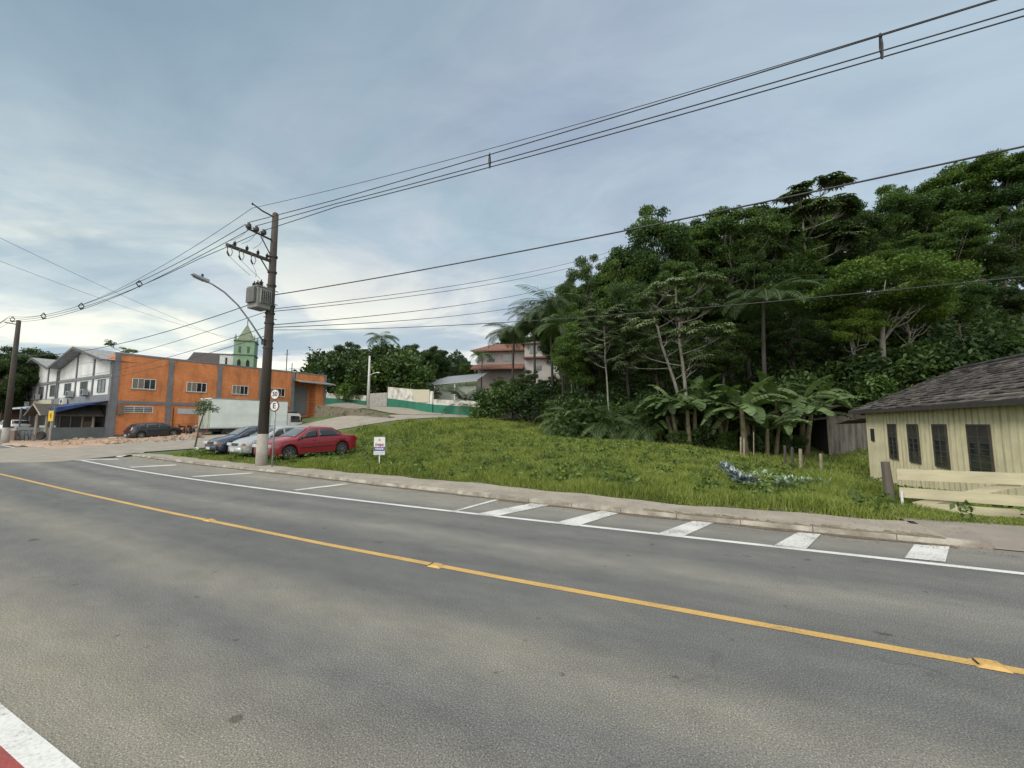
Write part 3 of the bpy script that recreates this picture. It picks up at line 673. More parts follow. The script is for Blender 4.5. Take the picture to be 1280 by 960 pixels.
wood = [
 ('broad_m', 1212, 200, 50, 1.0, 'tallest leafy tree rising above the right end of the skyline'),
 ('broad_a', 1275, 206, 47, 1.0, 'bushy tree at the right edge of the photo, top of the skyline'),
 ('broad_c', 1160, 222, 52, 1.1, 'rounded tree on the skyline left of the tallest one'),
 ('broad_a', 1105, 236, 50, 1.0, 'green tree on the skyline above the yellow-green flat crown'),
 ('broad_b', 1062, 262, 48, 1.0, 'dark tree in the dip of the skyline right of the open-crowned tree'),
 ('cecropia_b', 1004, 250, 45, 1.15, 'tall open-crowned umbrella tree with sky showing through, pale leaning trunk'),
 ('broad_c', 975, 250, 47, .85, 'mid green tree whose top meets the open-crowned umbrella tree on its left'),
 ('broad_b', 945, 260, 46, .9, 'dark tree on the skyline left of the open-crowned umbrella tree'),
 ('broad_m', 905, 266, 42, .9, 'broad layered tree on the skyline above the fan of palm fronds'),
 ('broad_c', 868, 274, 44, .8, 'narrow tree on the skyline right of the pointed peak'),
 ('broad_a', 818, 258, 40, .75, 'pointed tree forming the left peak of the wood'),
 ('broad_c', 778, 300, 41, .7, 'tree stepping down left of the pointed peak'),
 ('broad_b', 733, 318, 43, .62, 'narrow dark tree at the left shoulder of the wood'),
 ('broad_a', 1036, 254, 52, .9, 'mid green tree filling the skyline right of the open-crowned umbrella tree'),
 ('broad_c', 985, 262, 50, .9, 'narrow tree behind the open-crowned umbrella tree'),
 ('broad_b', 1245, 262, 43, 1.0, 'dark tree below the skyline at the right edge'),
 ('broad_m', 1180, 275, 42, 1.0, 'layered tree in the middle of the right slope'),
 ('broad_a', 1120, 300, 44, 1.0, 'green tree just behind the yellow-green flat crown'),
 ('broad_c', 1010, 320, 45, 1.0, 'dark tree behind the leaning pale trunk'),
 ('broad_b', 930, 320, 40, 1.0, 'dark tree above the tall palm'),
 ('broad_m', 850, 325, 37, .75, 'layered tree behind the two pale candelabra trunks'),
 ('broad_b', 780, 350, 37, .8, 'dark tree behind the leaning candelabra trunk'),
 ('broad_a', 728, 372, 38, .65, 'green tree beside the palms at the left of the wood'),
 ('broad_b', 1275, 330, 36, 1.1, 'low dark tree overhanging the tiled roof at the right edge'),
 ('broad_a', 1195, 345, 36, 1.0, 'mid green tree behind the tiled roof'),
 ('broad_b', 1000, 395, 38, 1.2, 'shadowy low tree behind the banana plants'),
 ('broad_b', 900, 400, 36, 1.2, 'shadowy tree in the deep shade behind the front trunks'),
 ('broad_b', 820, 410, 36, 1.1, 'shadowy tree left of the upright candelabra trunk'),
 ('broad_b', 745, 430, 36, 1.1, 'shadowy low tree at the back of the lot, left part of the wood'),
 ('broad_l', 1092, 328, 31, 1.05, 'yellow-green flat-crowned tree on pale trunks above the cream house'),
 ('broad_l', 1130, 362, 33, .8, 'smaller yellow-green crown right of and below the flat-crowned tree'),
 ('broad_l', 1060, 385, 32, .7, 'low yellow-green crown left of and below the flat-crowned tree'),
]
for i, (k, px, py, Yd, wf, lb) in enumerate(wood): by_top(k, px, py, Yd, lb, 'tree', wf, None, G1)
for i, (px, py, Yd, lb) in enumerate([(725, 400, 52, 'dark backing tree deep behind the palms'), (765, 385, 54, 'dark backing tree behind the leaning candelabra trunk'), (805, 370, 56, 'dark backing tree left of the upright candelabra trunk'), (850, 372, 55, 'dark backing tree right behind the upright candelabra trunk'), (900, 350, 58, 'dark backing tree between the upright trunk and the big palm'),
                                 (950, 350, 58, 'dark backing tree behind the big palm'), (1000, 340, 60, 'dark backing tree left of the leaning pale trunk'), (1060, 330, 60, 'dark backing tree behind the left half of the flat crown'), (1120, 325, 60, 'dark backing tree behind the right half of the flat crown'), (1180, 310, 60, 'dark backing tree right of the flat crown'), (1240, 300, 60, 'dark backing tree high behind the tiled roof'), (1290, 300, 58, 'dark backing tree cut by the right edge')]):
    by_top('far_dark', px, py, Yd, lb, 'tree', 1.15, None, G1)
for px, py, Yd, k, wf, lb in [(716, 412, 37, 'broad_a', 1.0, 'bushy tree in front of the palm group'), (662, 462, 40, 'broad_b', 1.2, 'dark bushy tree below the palms, right of the hillside house'), (725, 395, 35, 'broad_c', .9, 'leafy tree at the left front corner of the wood'), (640, 492, 41, 'broad_a', 1.5, 'low round tree in front of the hillside house'), (990, 385, 34, 'broad_b', 1.1, 'dark tree just behind the tallest banana plant')]:
    by_top(k, px, py, Yd, lb, 'tree', wf, None, G1)
by_top('cecropia_a', 853, 345, 28.5, 'upright pale-trunked candelabra tree at the front of the wood', 'tree', 1.1, .4)
t_ = by_top('cecropia_a', 800, 350, 29, 'leaning pale-trunked candelabra tree left of the upright one', 'tree', 1.15, 2.2)
t_.rotation_euler = (0, R(-13), 0); t_.location.x += 3.2
by_top('cecropia_b', 760, 390, 31, 'smaller umbrella tree with grey-green leaves left of the leaning trunk', 'tree', .9, 1.0)
for px, py, Yd, k, wf, lb in [(636, 412, 86, 'far_dark', .8, 'tree rising behind the terracotta roof, left of the palms'), (662, 396, 82, 'far_dark', .9, 'tree behind the hillside house between the palms'), (690, 374, 70, 'broad_b', 1.0, 'dark tree behind the tallest palm'), (716, 346, 52, 'broad_c', .9, 'tree stepping down to the palms at the left shoulder'),
                              (703, 392, 44, 'broad_a', 1.0, 'leafy tree right of the hillside house, below the tallest palm'), (605, 446, 80, 'far_dark', .7, 'small tree left behind the hillside house roof'), (583, 450, 66, 'broad_a', .8, 'leafy tree left of the hillside house verandah'), (640, 478, 46, 'broad_b', 1.2, 'dark round tree under the hillside house wall')]:
    by_top(k, px, py, Yd, lb, 'tree', wf, None, G1)
by_top('palm', 640, 398, 44, 'slender palm left of its group, above the hillside house roof', 'palm', 1.5, .3)
by_top('palm', 668, 380, 42, 'palm between the slender palm and the tallest palm of the group', 'palm', 1.3, 1.6)
by_top('palm', 690, 362, 41, 'tallest palm at the left end of the wood', 'palm', 1.3, 2.6)
by_top('palm', 703, 392, 38, 'lower right palm of the group beside the wood', 'palm', 1.3, 4.0)
by_top('palm', 948, 355, 33, 'big palm with fanned pale fronds in the middle of the wood', 'palm', 1.7, 5.0)
for px, Yd, s_, lb in ((765, 29.5, 1.0, 'stemless palm with arching fronds left of the banana plants'), (800, 30, 1.1, 'stemless palm in shade between the other low palms'), (735, 31, .9, 'stemless palm farthest left at the lot edge'), (700, 33, 1.0, 'low palm at the foot of the slope below the house')):
    p = at(px, 545, Yd); plant('palm_low', p.x, p.y, s_, px, lb, 'palm', 'low palms along the back of the lot')
for px, Yd, s_, k, lb in ((862, 26.5, 1.25, 'banana', 'banana plant below the upright pale trunk'), (925, 26, 1.5, 'banana_b', 'tallest banana plant with upright leaves'), (893, 28.0, 1.15, 'banana', 'banana plant between the two large ones'), (985, 27.5, 1.35, 'banana', 'banana plant with drooping leaves beside the shed'),
                       (957, 25.8, 1.05, 'banana_b', 'small banana plant in front of the others'), (835, 28.5, .95, 'banana_b', 'banana plant at the foot of the leaning trunk'), (1026, 30, 1.3, 'banana_b', 'banana plant behind the shed roof')):
    p = at(px, 550, Yd); t_ = plant(k, p.x, p.y, s_, px*1.3, lb, 'banana plant', 'banana plants at the back of the lot'); t_.rotation_euler = (R(random.uniform(-6, 6)), R(random.uniform(-6, 6)), px*1.3)
shr = [(402, 74, 'shrub_b', 3.0), (420, 72, 'shrub', 3.0), (438, 70, 'shrub_b', 3.0), (455, 67, 'shrub', 2.6), (472, 64, 'shrub_b', 2.8), (488, 63, 'shrub', 2.6), (505, 62, 'shrub_b', 2.8), (522, 60, 'shrub', 2.2), (848, 26.0, 'shrub', .42), (877, 26.4, 'shrub_b', .5), (905, 26.2, 'shrub', .5), (940, 25.9, 'shrub_b', .42), (965, 26.4, 'shrub', .5), (815, 28.2, 'shrub', .5), (985, 26.6, 'shrub_b', .5), (715, 33.5, 'shrub_b', 1.1), (745, 33, 'shrub_b', 1.0), (780, 32.5, 'shrub', 1.0), (815, 32, 'shrub_b', 1.1), (850, 31, 'shrub_b', 1.0), (885, 30.5, 'shrub_b', 1.0), (915, 29, 'shrub', .8), (945, 30, 'shrub_b', 1.2), (975, 31, 'shrub_b', 1.2), (1005, 33, 'shrub_b', 1.4), (1040, 34, 'shrub', 1.6), (1070, 32, 'shrub_b', 1.5),
       (1100, 30, 'shrub', 1.4), (1130, 31, 'shrub_b', 1.6), (1165, 30, 'shrub_b', 1.6), (1200, 29, 'shrub', 1.6), (1240, 28, 'shrub_b', 1.7), (1275, 27, 'shrub_b', 1.7), (690, 35, 'shrub', 1.0), (665, 37, 'shrub_b', 1.2), (640, 39, 'shrub_b', 1.3), (615, 41, 'shrub', 1.3), (1055, 38, 'shrub_b', 2), (1110, 38, 'shrub', 2), (1150, 37, 'shrub_b', 2)]
for i, (px, Yd, k, s_) in enumerate(shr):
    p = at(px, 540, Yd); plant(k, p.x, p.y, s_, i*1.7, 'dark leafy shrub in the hedge behind the far painted walls' if i < 8 else 'leafy shrub in the shaded undergrowth along the foot of the wood', 'shrub', 'shrubs behind the far walls' if i < 8 else 'shrubs along the foot of the wood')
# undergrowth that nobody could count
rg = np.random.default_rng(77)
n = 90000; ang = rg.uniform(690, 1290, n); Yd = rg.uniform(29, 58, n); ux = (ang-640)/F*Yd*1.0; uy = Yd
keep = ~((ux > 11) & (uy < 31.5)); ux, uy = ux[keep], uy[keep]; n = len(ux)
uz = height(ux, uy)+rg.random(n)**1.6*(1.0+.045*(uy-29))*2.2*(0.5+0.5*np.sin(ux*.9)*np.cos(uy*.7)+.3)
L = .42*rg.uniform(.6, 1.4, n); V_, Q_ = quads_leaves(np.c_[ux, uy, uz], L, L*.45, rg)
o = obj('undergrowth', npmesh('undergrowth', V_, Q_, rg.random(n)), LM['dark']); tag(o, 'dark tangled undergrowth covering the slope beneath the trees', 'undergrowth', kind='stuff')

# far grove on the left, hillside greenery, and the tree at the far left
G2 = 'trees of the far grove behind the green wall'
for k, px, py, Yd, wf, lb in [('far_dark', 408, 441, 85, .8, 'small rounded dark tree at the left end of the far grove'), ('far_dark', 440, 428, 80, .9, 'rounded dark tree second from the left in the far grove'), ('far_dark', 478, 432, 74, .9, 'dark tree behind the white lamp post'),
                              ('far_dark', 515, 430, 76, .9, 'dark tree in the middle of the far grove right of the palm'), ('far_dark', 545, 432, 72, .9, 'dark tree at the right end of the far grove'), ('broad_b', 575, 455, 70, .9, 'low tree between the far grove and the hillside house'),
                              ('far_dark', 425, 462, 74, .9, 'low bushy tree above the low green wall'), ('far_dark', 455, 464, 70, .8, 'low bushy tree left of the white lamp post'), ('far_dark', 500, 462, 68, .9, 'low bushy tree just behind the white graffiti wall'), ('broad_b', 535, 460, 68, 1.0, 'low tree above the grey shed roof')]:
    by_top(k, px, py, Yd, lb, 'tree', wf, None, G2)
by_top('palm', 476, 412, 66, 'tall palm standing above the far grove', 'palm', 1.1, .5)
by_top('palm', 602, 436, 62, 'palm left of the hillside house', 'palm', 1.2, .9)
by_top('palm_low', 588, 478, 50, 'bushy palm at the right end of the green wall', 'palm', 1.1, .9)
by_top('palm_low', 607, 488, 47, 'stemless palm below the hillside house', 'palm', 1.1, 2.9)
by_top('broad_a', 625, 470, 50, 'leafy tree below the terracotta roof band of the hillside house', 'tree', 1.0, .9)
by_top('broad_a', 660, 492, 44, 'low leafy tree at the foot of the hillside house', 'tree', 1.3, 1.9)
by_top('broad_b', 690, 470, 46, 'dark tree at the right side of the hillside house', 'tree', 1.0, 2.9)
by_top('broad_b', 600, 492, 48, 'dark bushy tree beside the end of the green wall', 'tree', 1.3, 4.9)
by_top('far_dark', 28, 432, 60, 'dark spreading tree behind the far left utility pole', 'tree', 1.0, 1)
by_top('far_dark', 62, 440, 75, 'dark tree behind the white gabled building', 'tree', .9, 2)
by_top('far_dark', -25, 440, 56, 'dark tree at the left edge of the photo', 'tree', 1.0, 3)
by_top('cecropia_a', 158, 431, 80, 'small open tree showing over the corner of the orange building', 'tree', .7, 3)
by_top('far_dark', 8, 437, 47, 'dark leafy tree hanging over the brown shop at the far left', 'tree', .8, .6)
by_top('broad_b', 55, 462, 52, 'dark tree pressing against the left end of the gabled building', 'tree', .55, 1.6)
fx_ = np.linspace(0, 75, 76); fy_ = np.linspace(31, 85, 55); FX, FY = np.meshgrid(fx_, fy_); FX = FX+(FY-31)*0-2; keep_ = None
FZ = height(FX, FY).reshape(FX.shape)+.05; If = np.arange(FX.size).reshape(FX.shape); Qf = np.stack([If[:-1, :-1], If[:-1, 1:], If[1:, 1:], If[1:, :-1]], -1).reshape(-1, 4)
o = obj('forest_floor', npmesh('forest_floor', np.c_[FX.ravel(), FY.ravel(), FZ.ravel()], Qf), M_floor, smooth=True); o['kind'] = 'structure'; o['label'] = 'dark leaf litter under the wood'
# far wooded ridge
n = 30000; ux = rg.uniform(-75, 40, n); uy = rg.uniform(225, 262, n); uz = height(ux, uy)+rg.random(n)*(20+6*np.sin(ux*.11)+3*np.sin(ux*.37))+8
L = 2.2*rg.uniform(.6, 1.4, n); V_, Q_ = quads_leaves(np.c_[ux, uy, uz], L, L*.6, rg)
tag(obj('distant_wood', npmesh('distant_wood', V_, Q_, rg.random(n)), leafmat('distant_leaves', (.04, .07, .05), (.07, .11, .075))), 'distant wooded ridge between the far grove and the hillside house', 'wood', kind='stuff')

# ------------------------------------------------------------------ grass
def grass(name, label, regions, m, seed):
    rg = np.random.default_rng(seed); Ps = []; Hs = []; Ws = []
    for (n, fs, ft, hf, wd) in regions:
        s = fs(rg, n); t = ft(rg, s); x, y = xy(s, t); h_ = hf(rg, s, t, x, y); k = h_ > 0.015
        Ps.append(np.c_[x[k], y[k]]); Hs.append(h_[k]); Ws.append((wd*rg.uniform(.7, 1.3, n))[k])
    P = np.concatenate(Ps); H = np.concatenate(Hs); W = np.concatenate(Ws); n = len(P); z = height(P[:, 0], P[:, 1])-.01
    th = rg.random(n)*6.283; d = np.c_[np.cos(th), np.sin(th)]; ln = rg.uniform(.1, .75, n)[:, None]*H[:, None]; ph = rg.random(n)*6.283; sd_ = np.c_[np.cos(ph), np.sin(ph)]*W[:, None]/2
    b0 = np.c_[P-sd_, z]; b1 = np.c_[P+sd_, z]; m1 = np.c_[P+d*ln*.35+sd_*.8, z+H*.6]; m0 = np.c_[P+d*ln*.35-sd_*.8, z+H*.6]; tp = np.c_[P+d*ln, z+H*rg.uniform(.8, 1.0, n)]; tp2 = tp+np.c_[sd_*.25, np.zeros(n)]
    V = np.stack([b0, b1, m1, m0, tp2, tp], 1).reshape(-1, 3); i = np.arange(n)*6
    Q = np.concatenate([np.c_[i, i+1, i+2, i+3], np.c_[i+3, i+2, i+4, i+5]]); lv = np.tile(rg.random(n), 2)
    me = npmesh(name, V, Q, lv); o = obj(name, me, m); return tag(o, label, 'grass', kind='stuff')
M_grass = leafmat('grass_blades', (.075, .118, .022), (.245, .29, .062), scale=.55, tr=.3)
car_spots = [(-8.7, 18.8), (-11.2, 20.3), (-14.0, 21.6)]
def lot_h(rg, s, t, x, y):
    h = rg.uniform(.10, .24, len(x))*(1+.45*np.sin(x*1.3+1)*np.sin(y*1.1))*(1+.3*np.sin(x*3.1)*np.cos(y*2.7+1))
    back = back_t(s); h *= np.clip((t-back-wob(s)+.0)/.22, .35, 1)*(t > back+wob(s)-.03+rg.normal(size=len(x))*.05)
    # longer grass on the bank at the right and at the upper left back
    h *= 1+1.1*np.exp(-((x-7.6)**2+(y-10.6)**2)/3.5)+1.0*np.exp(-((x+9)**2+(y-33)**2)/60)
    h[(s < -14) & (t < 22)] *= .45
    # side street / paving kept clear
    left_edge = np.where(t < 11.2, -25.5+(t-9.9)*.2, -25.5+(t-11.2)*.42)
    left_edge = np.interp(t, [9.5, 11, 13.5, 16, 20, 26, 32, 37], [-24, -25.2, -26.2, -26.6, -25.8, -24.2, -23.4, -23.0])
    h[s < left_edge+rg.normal(size=len(x))*.12] = 0
    pass
    h *= 1-.72*np.clip(1.6*np.exp(-((x-9.3)**2)/4.0-((y-7.2)**2)/1.3), 0, 1)
    fx, fy = x-9.2, y-12.2; h *= 1-.75*np.exp(-((x-8.2)**2)/3.2-((y-11.6)**2)/1.5)
    # the yellow house and its yard
    hx, hy = x-16.6, y-19.4; inside = (hx*.92-hy*.393 > -.05) & (hx*.92-hy*.393 < 7.2) & (hy < .3); h[inside] = 0
    for cx0, cy0 in car_spots:
        dd = np.hypot((x-cx0)*.83-(y-cy0)*.56, ((x-cx0)*.56+(y-cy0)*.83)*.4); h[dd < .85] *= .5
    return h
def fs_lot(lo, hi): return lambda rg, n: rg.uniform(lo, hi, n)
def ft_lot(d0, d1, p=1.0): return lambda rg, s: back_t(s)+d0+(d1-d0)*rg.random(len(s))**p
grass('grass', 'bright green uneven grass covering the empty lot', [
    (90000, fs_lot(-8, 9), ft_lot(-.1, 3.0), lot_h, .012), (60000, fs_lot(-27, -8), ft_lot(-.1, 3.0), lot_h, .018),
    (90000, fs_lot(-16, 9), ft_lot(3, 9.0), lot_h, .022), (110000, fs_lot(-27, 9), ft_lot(3.0, 24), lot_h, .04),
    (26000, fs_lot(-27, -10), ft_lot(15, 27), lot_h, .06), (22000, fs_lot(3, 12), ft_lot(.1, 3.0), lot_h, .014), (60000, fs_lot(-3, 14), ft_lot(3.0, 16), lot_h, .03)], M_grass, 5)
#PART2

# broad-leaved weeds and bare patches in the grass
rg = np.random.default_rng(15); n = 700; ws = rg.uniform(-24, 8, n); wt = back_t(ws)+.3+rg.random(n)**1.3*17; wx, wy = xy(ws, wt)
ok = (lot_h(np.random.default_rng(1), ws, wt, wx, wy) > .03); wx, wy = wx[ok], wy[ok]; Pl = []; 
for a, b in zip(wx, wy):
    k = rg.integers(14, 40); r0 = rg.uniform(.1, .32); th = rg.random(k)*6.28; rr = rg.random(k)*r0; Pl.append(np.c_[a+np.cos(th)*rr, b+np.sin(th)*rr, rg.uniform(.04, .30, k)])
Pl = np.concatenate(Pl); Pl[:, 2] += height(Pl[:, 0], Pl[:, 1]); L = rg.uniform(.06, .16, len(Pl)); V_, Q_ = quads_leaves(Pl, L, L*.5, rg, .4)
tag(obj('weeds', npmesh('weeds', V_, Q_, rg.random(len(Pl))), leafmat('weed_leaves', (.05, .09, .02), (.15, .215, .045), scale=2)), 'broad-leaved weeds scattered through the grass', 'weeds', kind='stuff')
# ------------------------------------------------------------------ cream board house on the right
HL = math.atan2(.92, .393)                    # direction of its long wall
ex, ey = math.cos(HL), math.sin(HL)
def wind(parent, u0, u1, z0, z1, y, cols, rows, frame_m, pane_m, name='window', dark_panels=0, out=-1):
    """window in a wall lying along local x; out = side the wall faces"""
    d = .05; fr = MB(); w_ = .045
    ya, yb = y+out*.02, y+out*(.02+d)
    fr.b2(u0, u1, ya, yb, z1-w_, z1); fr.b2(u0, u1, ya, yb, z0, z0+w_)
    fr.b2(u0, u0+w_, ya, yb, z0+w_, z1-w_); fr.b2(u1-w_, u1, ya, yb, z0+w_, z1-w_)
    for i in range(1, cols): x = u0+(u1-u0)*i/cols; fr.b2(x-w_*.35, x+w_*.35, ya, yb-out*.008, z0+w_, z1-w_)
    for j in range(1, rows): z = z0+(z1-z0)*j/rows; fr.b2(u0+w_, u1-w_, ya+out*.003, yb-out*.012, z-.012, z+.012)
    f = obj(name, fr, frame_m, parent)
    obj('pane', MB().b2(u0+.01, u1-.01, y+out*.004, y+out*.03, z0+.01, z1-.01), pane_m, f)
    return f
def yard_house():
    zb = -1.05
    # origin = far left corner; local +x runs back towards the viewer along the long wall
    t_ = thing('board_house', 'cream painted board house with dark tiled roof behind the gate', 'house', (16.6, 19.4, zb), HL+math.pi)
    L, W, E, RZ = 15.0, 7.2, 3.50, 5.15           # length, width, eave and ridge above the base
    # local +y is away from the lot (to the right), outward face of the long wall is -y?  (rot by HL+pi: +y -> (ey,-ex) )
    o_ = 1
    wall = MB(); wall.b2(0, L, 0, .14, 0, E+.0); wall.b2(0, .14, .143, W, 0, E+.0); wall.b2(.143, L, W-.14, W, 0, E)
    wall.prism([(0.01, E+.003), (W-.01, E+.003), (W/2, RZ-.12)], .01, .13, 'YZ')
    wl = obj('wall', wall, M_cream, t_)
    bd = MB(); u = 1.9
    while u < L:
        bd.b2(u, u+.055, -.022, -.002, .15, E-.25); u += .30
    obj('batten', bd, M_creamb, t_)
    obj('fascia_board', MB().b2(0, L, -.03, -.004, E-.2, E+.02), M_cream, t_)
    obj('plinth', MB().b2(-.04, L, -.06, -.002, -.4, .14), mat('plinth_plaster', (.40, .39, .30), (.25, .23, .17), 3, .9), t_)
    # windows measured on the wall
    for u0, u1 in ((2.35, 3.10), (4.02, 4.80), (5.78, 6.6), (7.68, 8.7), (10.9, 11.9)):
        z0, z1 = 1.30, 2.72
        f = MB(); w_ = .05
        f.b2(u0, u1, -.06, -.025, z1-w_, z1); f.b2(u0, u1, -.06, -.025, z0, z0+w_); f.b2(u0, u0+w_, -.06, -.025, z0+w_, z1-w_); f.b2(u1-w_, u1, -.06, -.025, z0+w_, z1-w_)
        f.b2((u0+u1)/2-.02, (u0+u1)/2+.02, -.055, -.025, z0+w_, z1-w_)
        for j in range(1, 7): z = z0+(z1-z0)*j/8; f.b2(u0+w_, u1-w_, -.052, -.028, z-.010, z+.010)
        fo = obj('window', f, mat('dark_window_frame', (.075, .068, .055), (.045, .04, .034), 6, .7), t_)
        obj('pane', MB().b2(u0+.01, u1-.01, -.036, -.024, z0+.01, z1-.01), M_glass, fo)
        obj('shutter', MB().b2(u0+w_, u1-w_, -.046, -.038, z1-.55, z1-w_), mat('dark_shutter', (.04, .036, .03), (.025, .022, .02), 6, .8), fo)
    fo = obj('small_window', MB().b2(.55, .85, -.05, -.004, 1.95, 2.5), M_void, t_)
    # roof: courses of clay tiles on both slopes, stepped
    rf = MB(); n = 17; ov = .45; s_len = math.hypot(W/2+ov, (RZ-E)*(W/2+ov)/(W/2)); sl = (RZ-E)/(W/2)
    r_ = random.Random(5)
    for side in (0, 1):
        for i in range(n):
            y0 = -ov+(W/2+ov)*i/n; y1 = -ov+(W/2+ov)*(i+1.25)/n; z0 = E+y0*sl; z1 = E+y1*sl
            x = -.6
            while x < L+.6:
                x2 = min(x+.62, L+.6); jz = r_.uniform(-.012, .04); a0, a1 = (y0, y1) if side == 0 else (W-y0, W-y1)
                rf.add([(x, a0, z0+.05+jz), (x2, a0, z0+.05+jz), (x2, a1, z1+.012), (x, a1, z1+.012), (x, a0, z0+.012+jz), (x2, a0, z0+.012+jz)], [(0, 1, 2, 3), (4, 5, 1, 0), (0, 3, 4), (1, 5, 2)]); x = x2
    obj('roof', rf, mat('old_roof_tiles', (.13, .115, .10), (.030, .027, .026), 2.6, .95, 0, .8, 30, c3=(.06, .054, .048), lo=.38, hi=.6), t_, fix=False)
    obj('ridge_tiles', MB().tube([(-.62, W/2, RZ+.04), (L+.6, W/2, RZ+.04)], .09, 8), mat('old_roof_tiles', (.1, .1, .1)), t_, smooth=True)
    ub = MB().add([(-.58, -ov, E-.02-ov*sl), (L+.58, -ov, E-.02-ov*sl), (L+.58, W/2, RZ-.02), (-.58, W/2, RZ-.02), (-.58, W+ov, E-.02-ov*sl), (L+.58, W+ov, E-.02-ov*sl)], [(0, 1, 2, 3), (3, 2, 5, 4)])
    obj('roof_boards', ub, M_wood, t_, fix=False)
    fb = MB().b2(-.6, L+.6, -ov-.03, -ov, E-.11-ov*sl, E+.03-ov*sl)
    for sgn in (0, 1):
        a = (-.62, -ov if sgn == 0 else W+ov, E-.12-ov*sl); b = (-.62, W/2, RZ-.1); c = (-.59, b[1], b[2])
        fb.add([a, b, (b[0], b[1], b[2]+.15), (a[0], a[1], a[2]+.15), (-.59, a[1], a[2]), c, (-.59, b[1], b[2]+.15), (-.59, a[1], a[2]+.15)], [(0, 1, 2, 3), (7, 6, 5, 4), (0, 4, 5, 1), (3, 2, 6, 7)])
    obj('eave_board', fb, mat('dark_eave_board', (.045, .04, .034), (.03, .026, .022), 4, .9), t_)
    # lean-to canopy at the far corner
    obj('rear_canopy', MB().add([(-2.2, -.6, 2.75), (-.2, -.6, 2.95), (-.2, 2.4, 3.1), (-2.2, 2.4, 2.9), (-2.2, -.6, 2.69), (-.2, -.6, 2.89), (-.2, 2.4, 3.04), (-2.2, 2.4, 2.84)], [(0, 1, 2, 3), (7, 6, 5, 4), (0, 4, 5, 1), (1, 5, 6, 2), (2, 6, 7, 3), (3, 7, 4, 0)]), mat('rusty_sheet', (.07, .055, .045), (.10, .07, .05), 3, .8), t_)
    obj('vent_pipe', MB().tube([(-.9, .9, 2.9), (-.9, .9, E+.42)], .05, 8), M_white, t_)
    return t_
yh = yard_house()
# the wall along local x runs from the far corner towards the viewer: local +x must be -(.393,.92)
# ---- board gate and posts
M_gate = mat('gate_paint', (.50, .46, .31), (.36, .33, .23), 2.5, .85, 0, .2, 25, stretch=(.4, 1, 2))
def gate():
    a, b = Vector((7.55, 8.25)), Vector((9.35, 7.45)); d = (b-a); Lg = d.length; ang = math.atan2(d.y, d.x)
    t_ = thing('board_gate', 'wide cream board fence with three rails and a sagging diagonal plank', 'fence', (a.x, a.y, 0), ang)
    obj('rail', MB().box((Lg/2+.02, 0, .70), (Lg, .03, .21)), M_gate, t_)
    obj('rail', MB().box((Lg/2+.03, 0, .33), (Lg-.02, .03, .19), Matrix.Rotation(R(1.5), 3, 'Y')), M_gate, t_)
    obj('rail', MB().box((Lg/2+.15, -.02, .02), (Lg-.25, .03, .30), Matrix.Rotation(R(.8), 3, 'Y')), M_gate, t_)
    pl = MB(); p0, p1 = Vector((.25, .035, .12)), Vector((1.75, .035, .62)); dd = p1-p0
    pl.box((p0+p1)/2, (dd.length, .025, .11), Matrix.Rotation(-math.atan2(dd.z, dd.x), 3, 'Y'))
    obj('diagonal_plank', pl, M_gate, t_)
    pl = MB(); p0, p1 = Vector((.2, .07, .02)), Vector((1.0, .07, .24)); dd = p1-p0
    pl.box((p0+p1)/2, (dd.length, .03, .14), Matrix.Rotation(-math.atan2(dd.z, dd.x), 3, 'Y')); obj('loose_plank', pl, M_creamb, t_)
    obj('post', MB().box((Lg+.03, .0, .42), (.2, .12, 1.45)), M_gate, t_, bevel=.01)
    obj('post', MB().box((.06, -.03, .12), (.035, .035, .5)), M_white, t_)
gate()
p = at(1107, 600, 8.45); tag(obj('fence_post', MB().tube([(7.52, 8.35, -.3), (7.50, 8.37, .55), (7.47, 8.36, .93)], [.085, .08, .07], 9), M_wood, smooth=False), 'dark weathered wooden post at the left end of the cream board fence', 'post')
for i, (px, py0, py1, Yd, r__, lb) in enumerate([(981, 557, 574, 22.5, .07, 'grey wooden stake, leftmost of the row in front of the shed'), (990, 559, 577, 22.2, .07, 'grey wooden stake, second from the left of the row in front of the shed'), (1000.5, 561, 578, 21.8, .085, 'pale wooden stake, tallest and third of the row in front of the shed'),
                                      (1026, 567, 579, 21.5, .08, 'short wooden stake, rightmost in front of the shed opening'), (926, 546, 571, 23.5, .05, 'thin bamboo stake left of its pair in front of the banana plants'), (930, 547, 571, 23.3, .05, 'thin bamboo stake right of its pair in front of the banana plants'), (942, 540, 571, 24, .03, 'slender bare cane standing before the banana plants')]):
    a, b = at(px, py1, Yd), at(px, py0, Yd); zb = hz(a.x, a.y)
    tag(obj('stake', MB().tube([(a.x, a.y, min(zb, a.z)-.2), (b.x, b.y, b.z)], [r__, r__*.9], 7), mat('pale_stake_wood', (.30, .27, .2), (.2, .18, .13), 4, .9) if i > 1 else M_wood), lb, 'stake', 'stakes at the back of the lot')
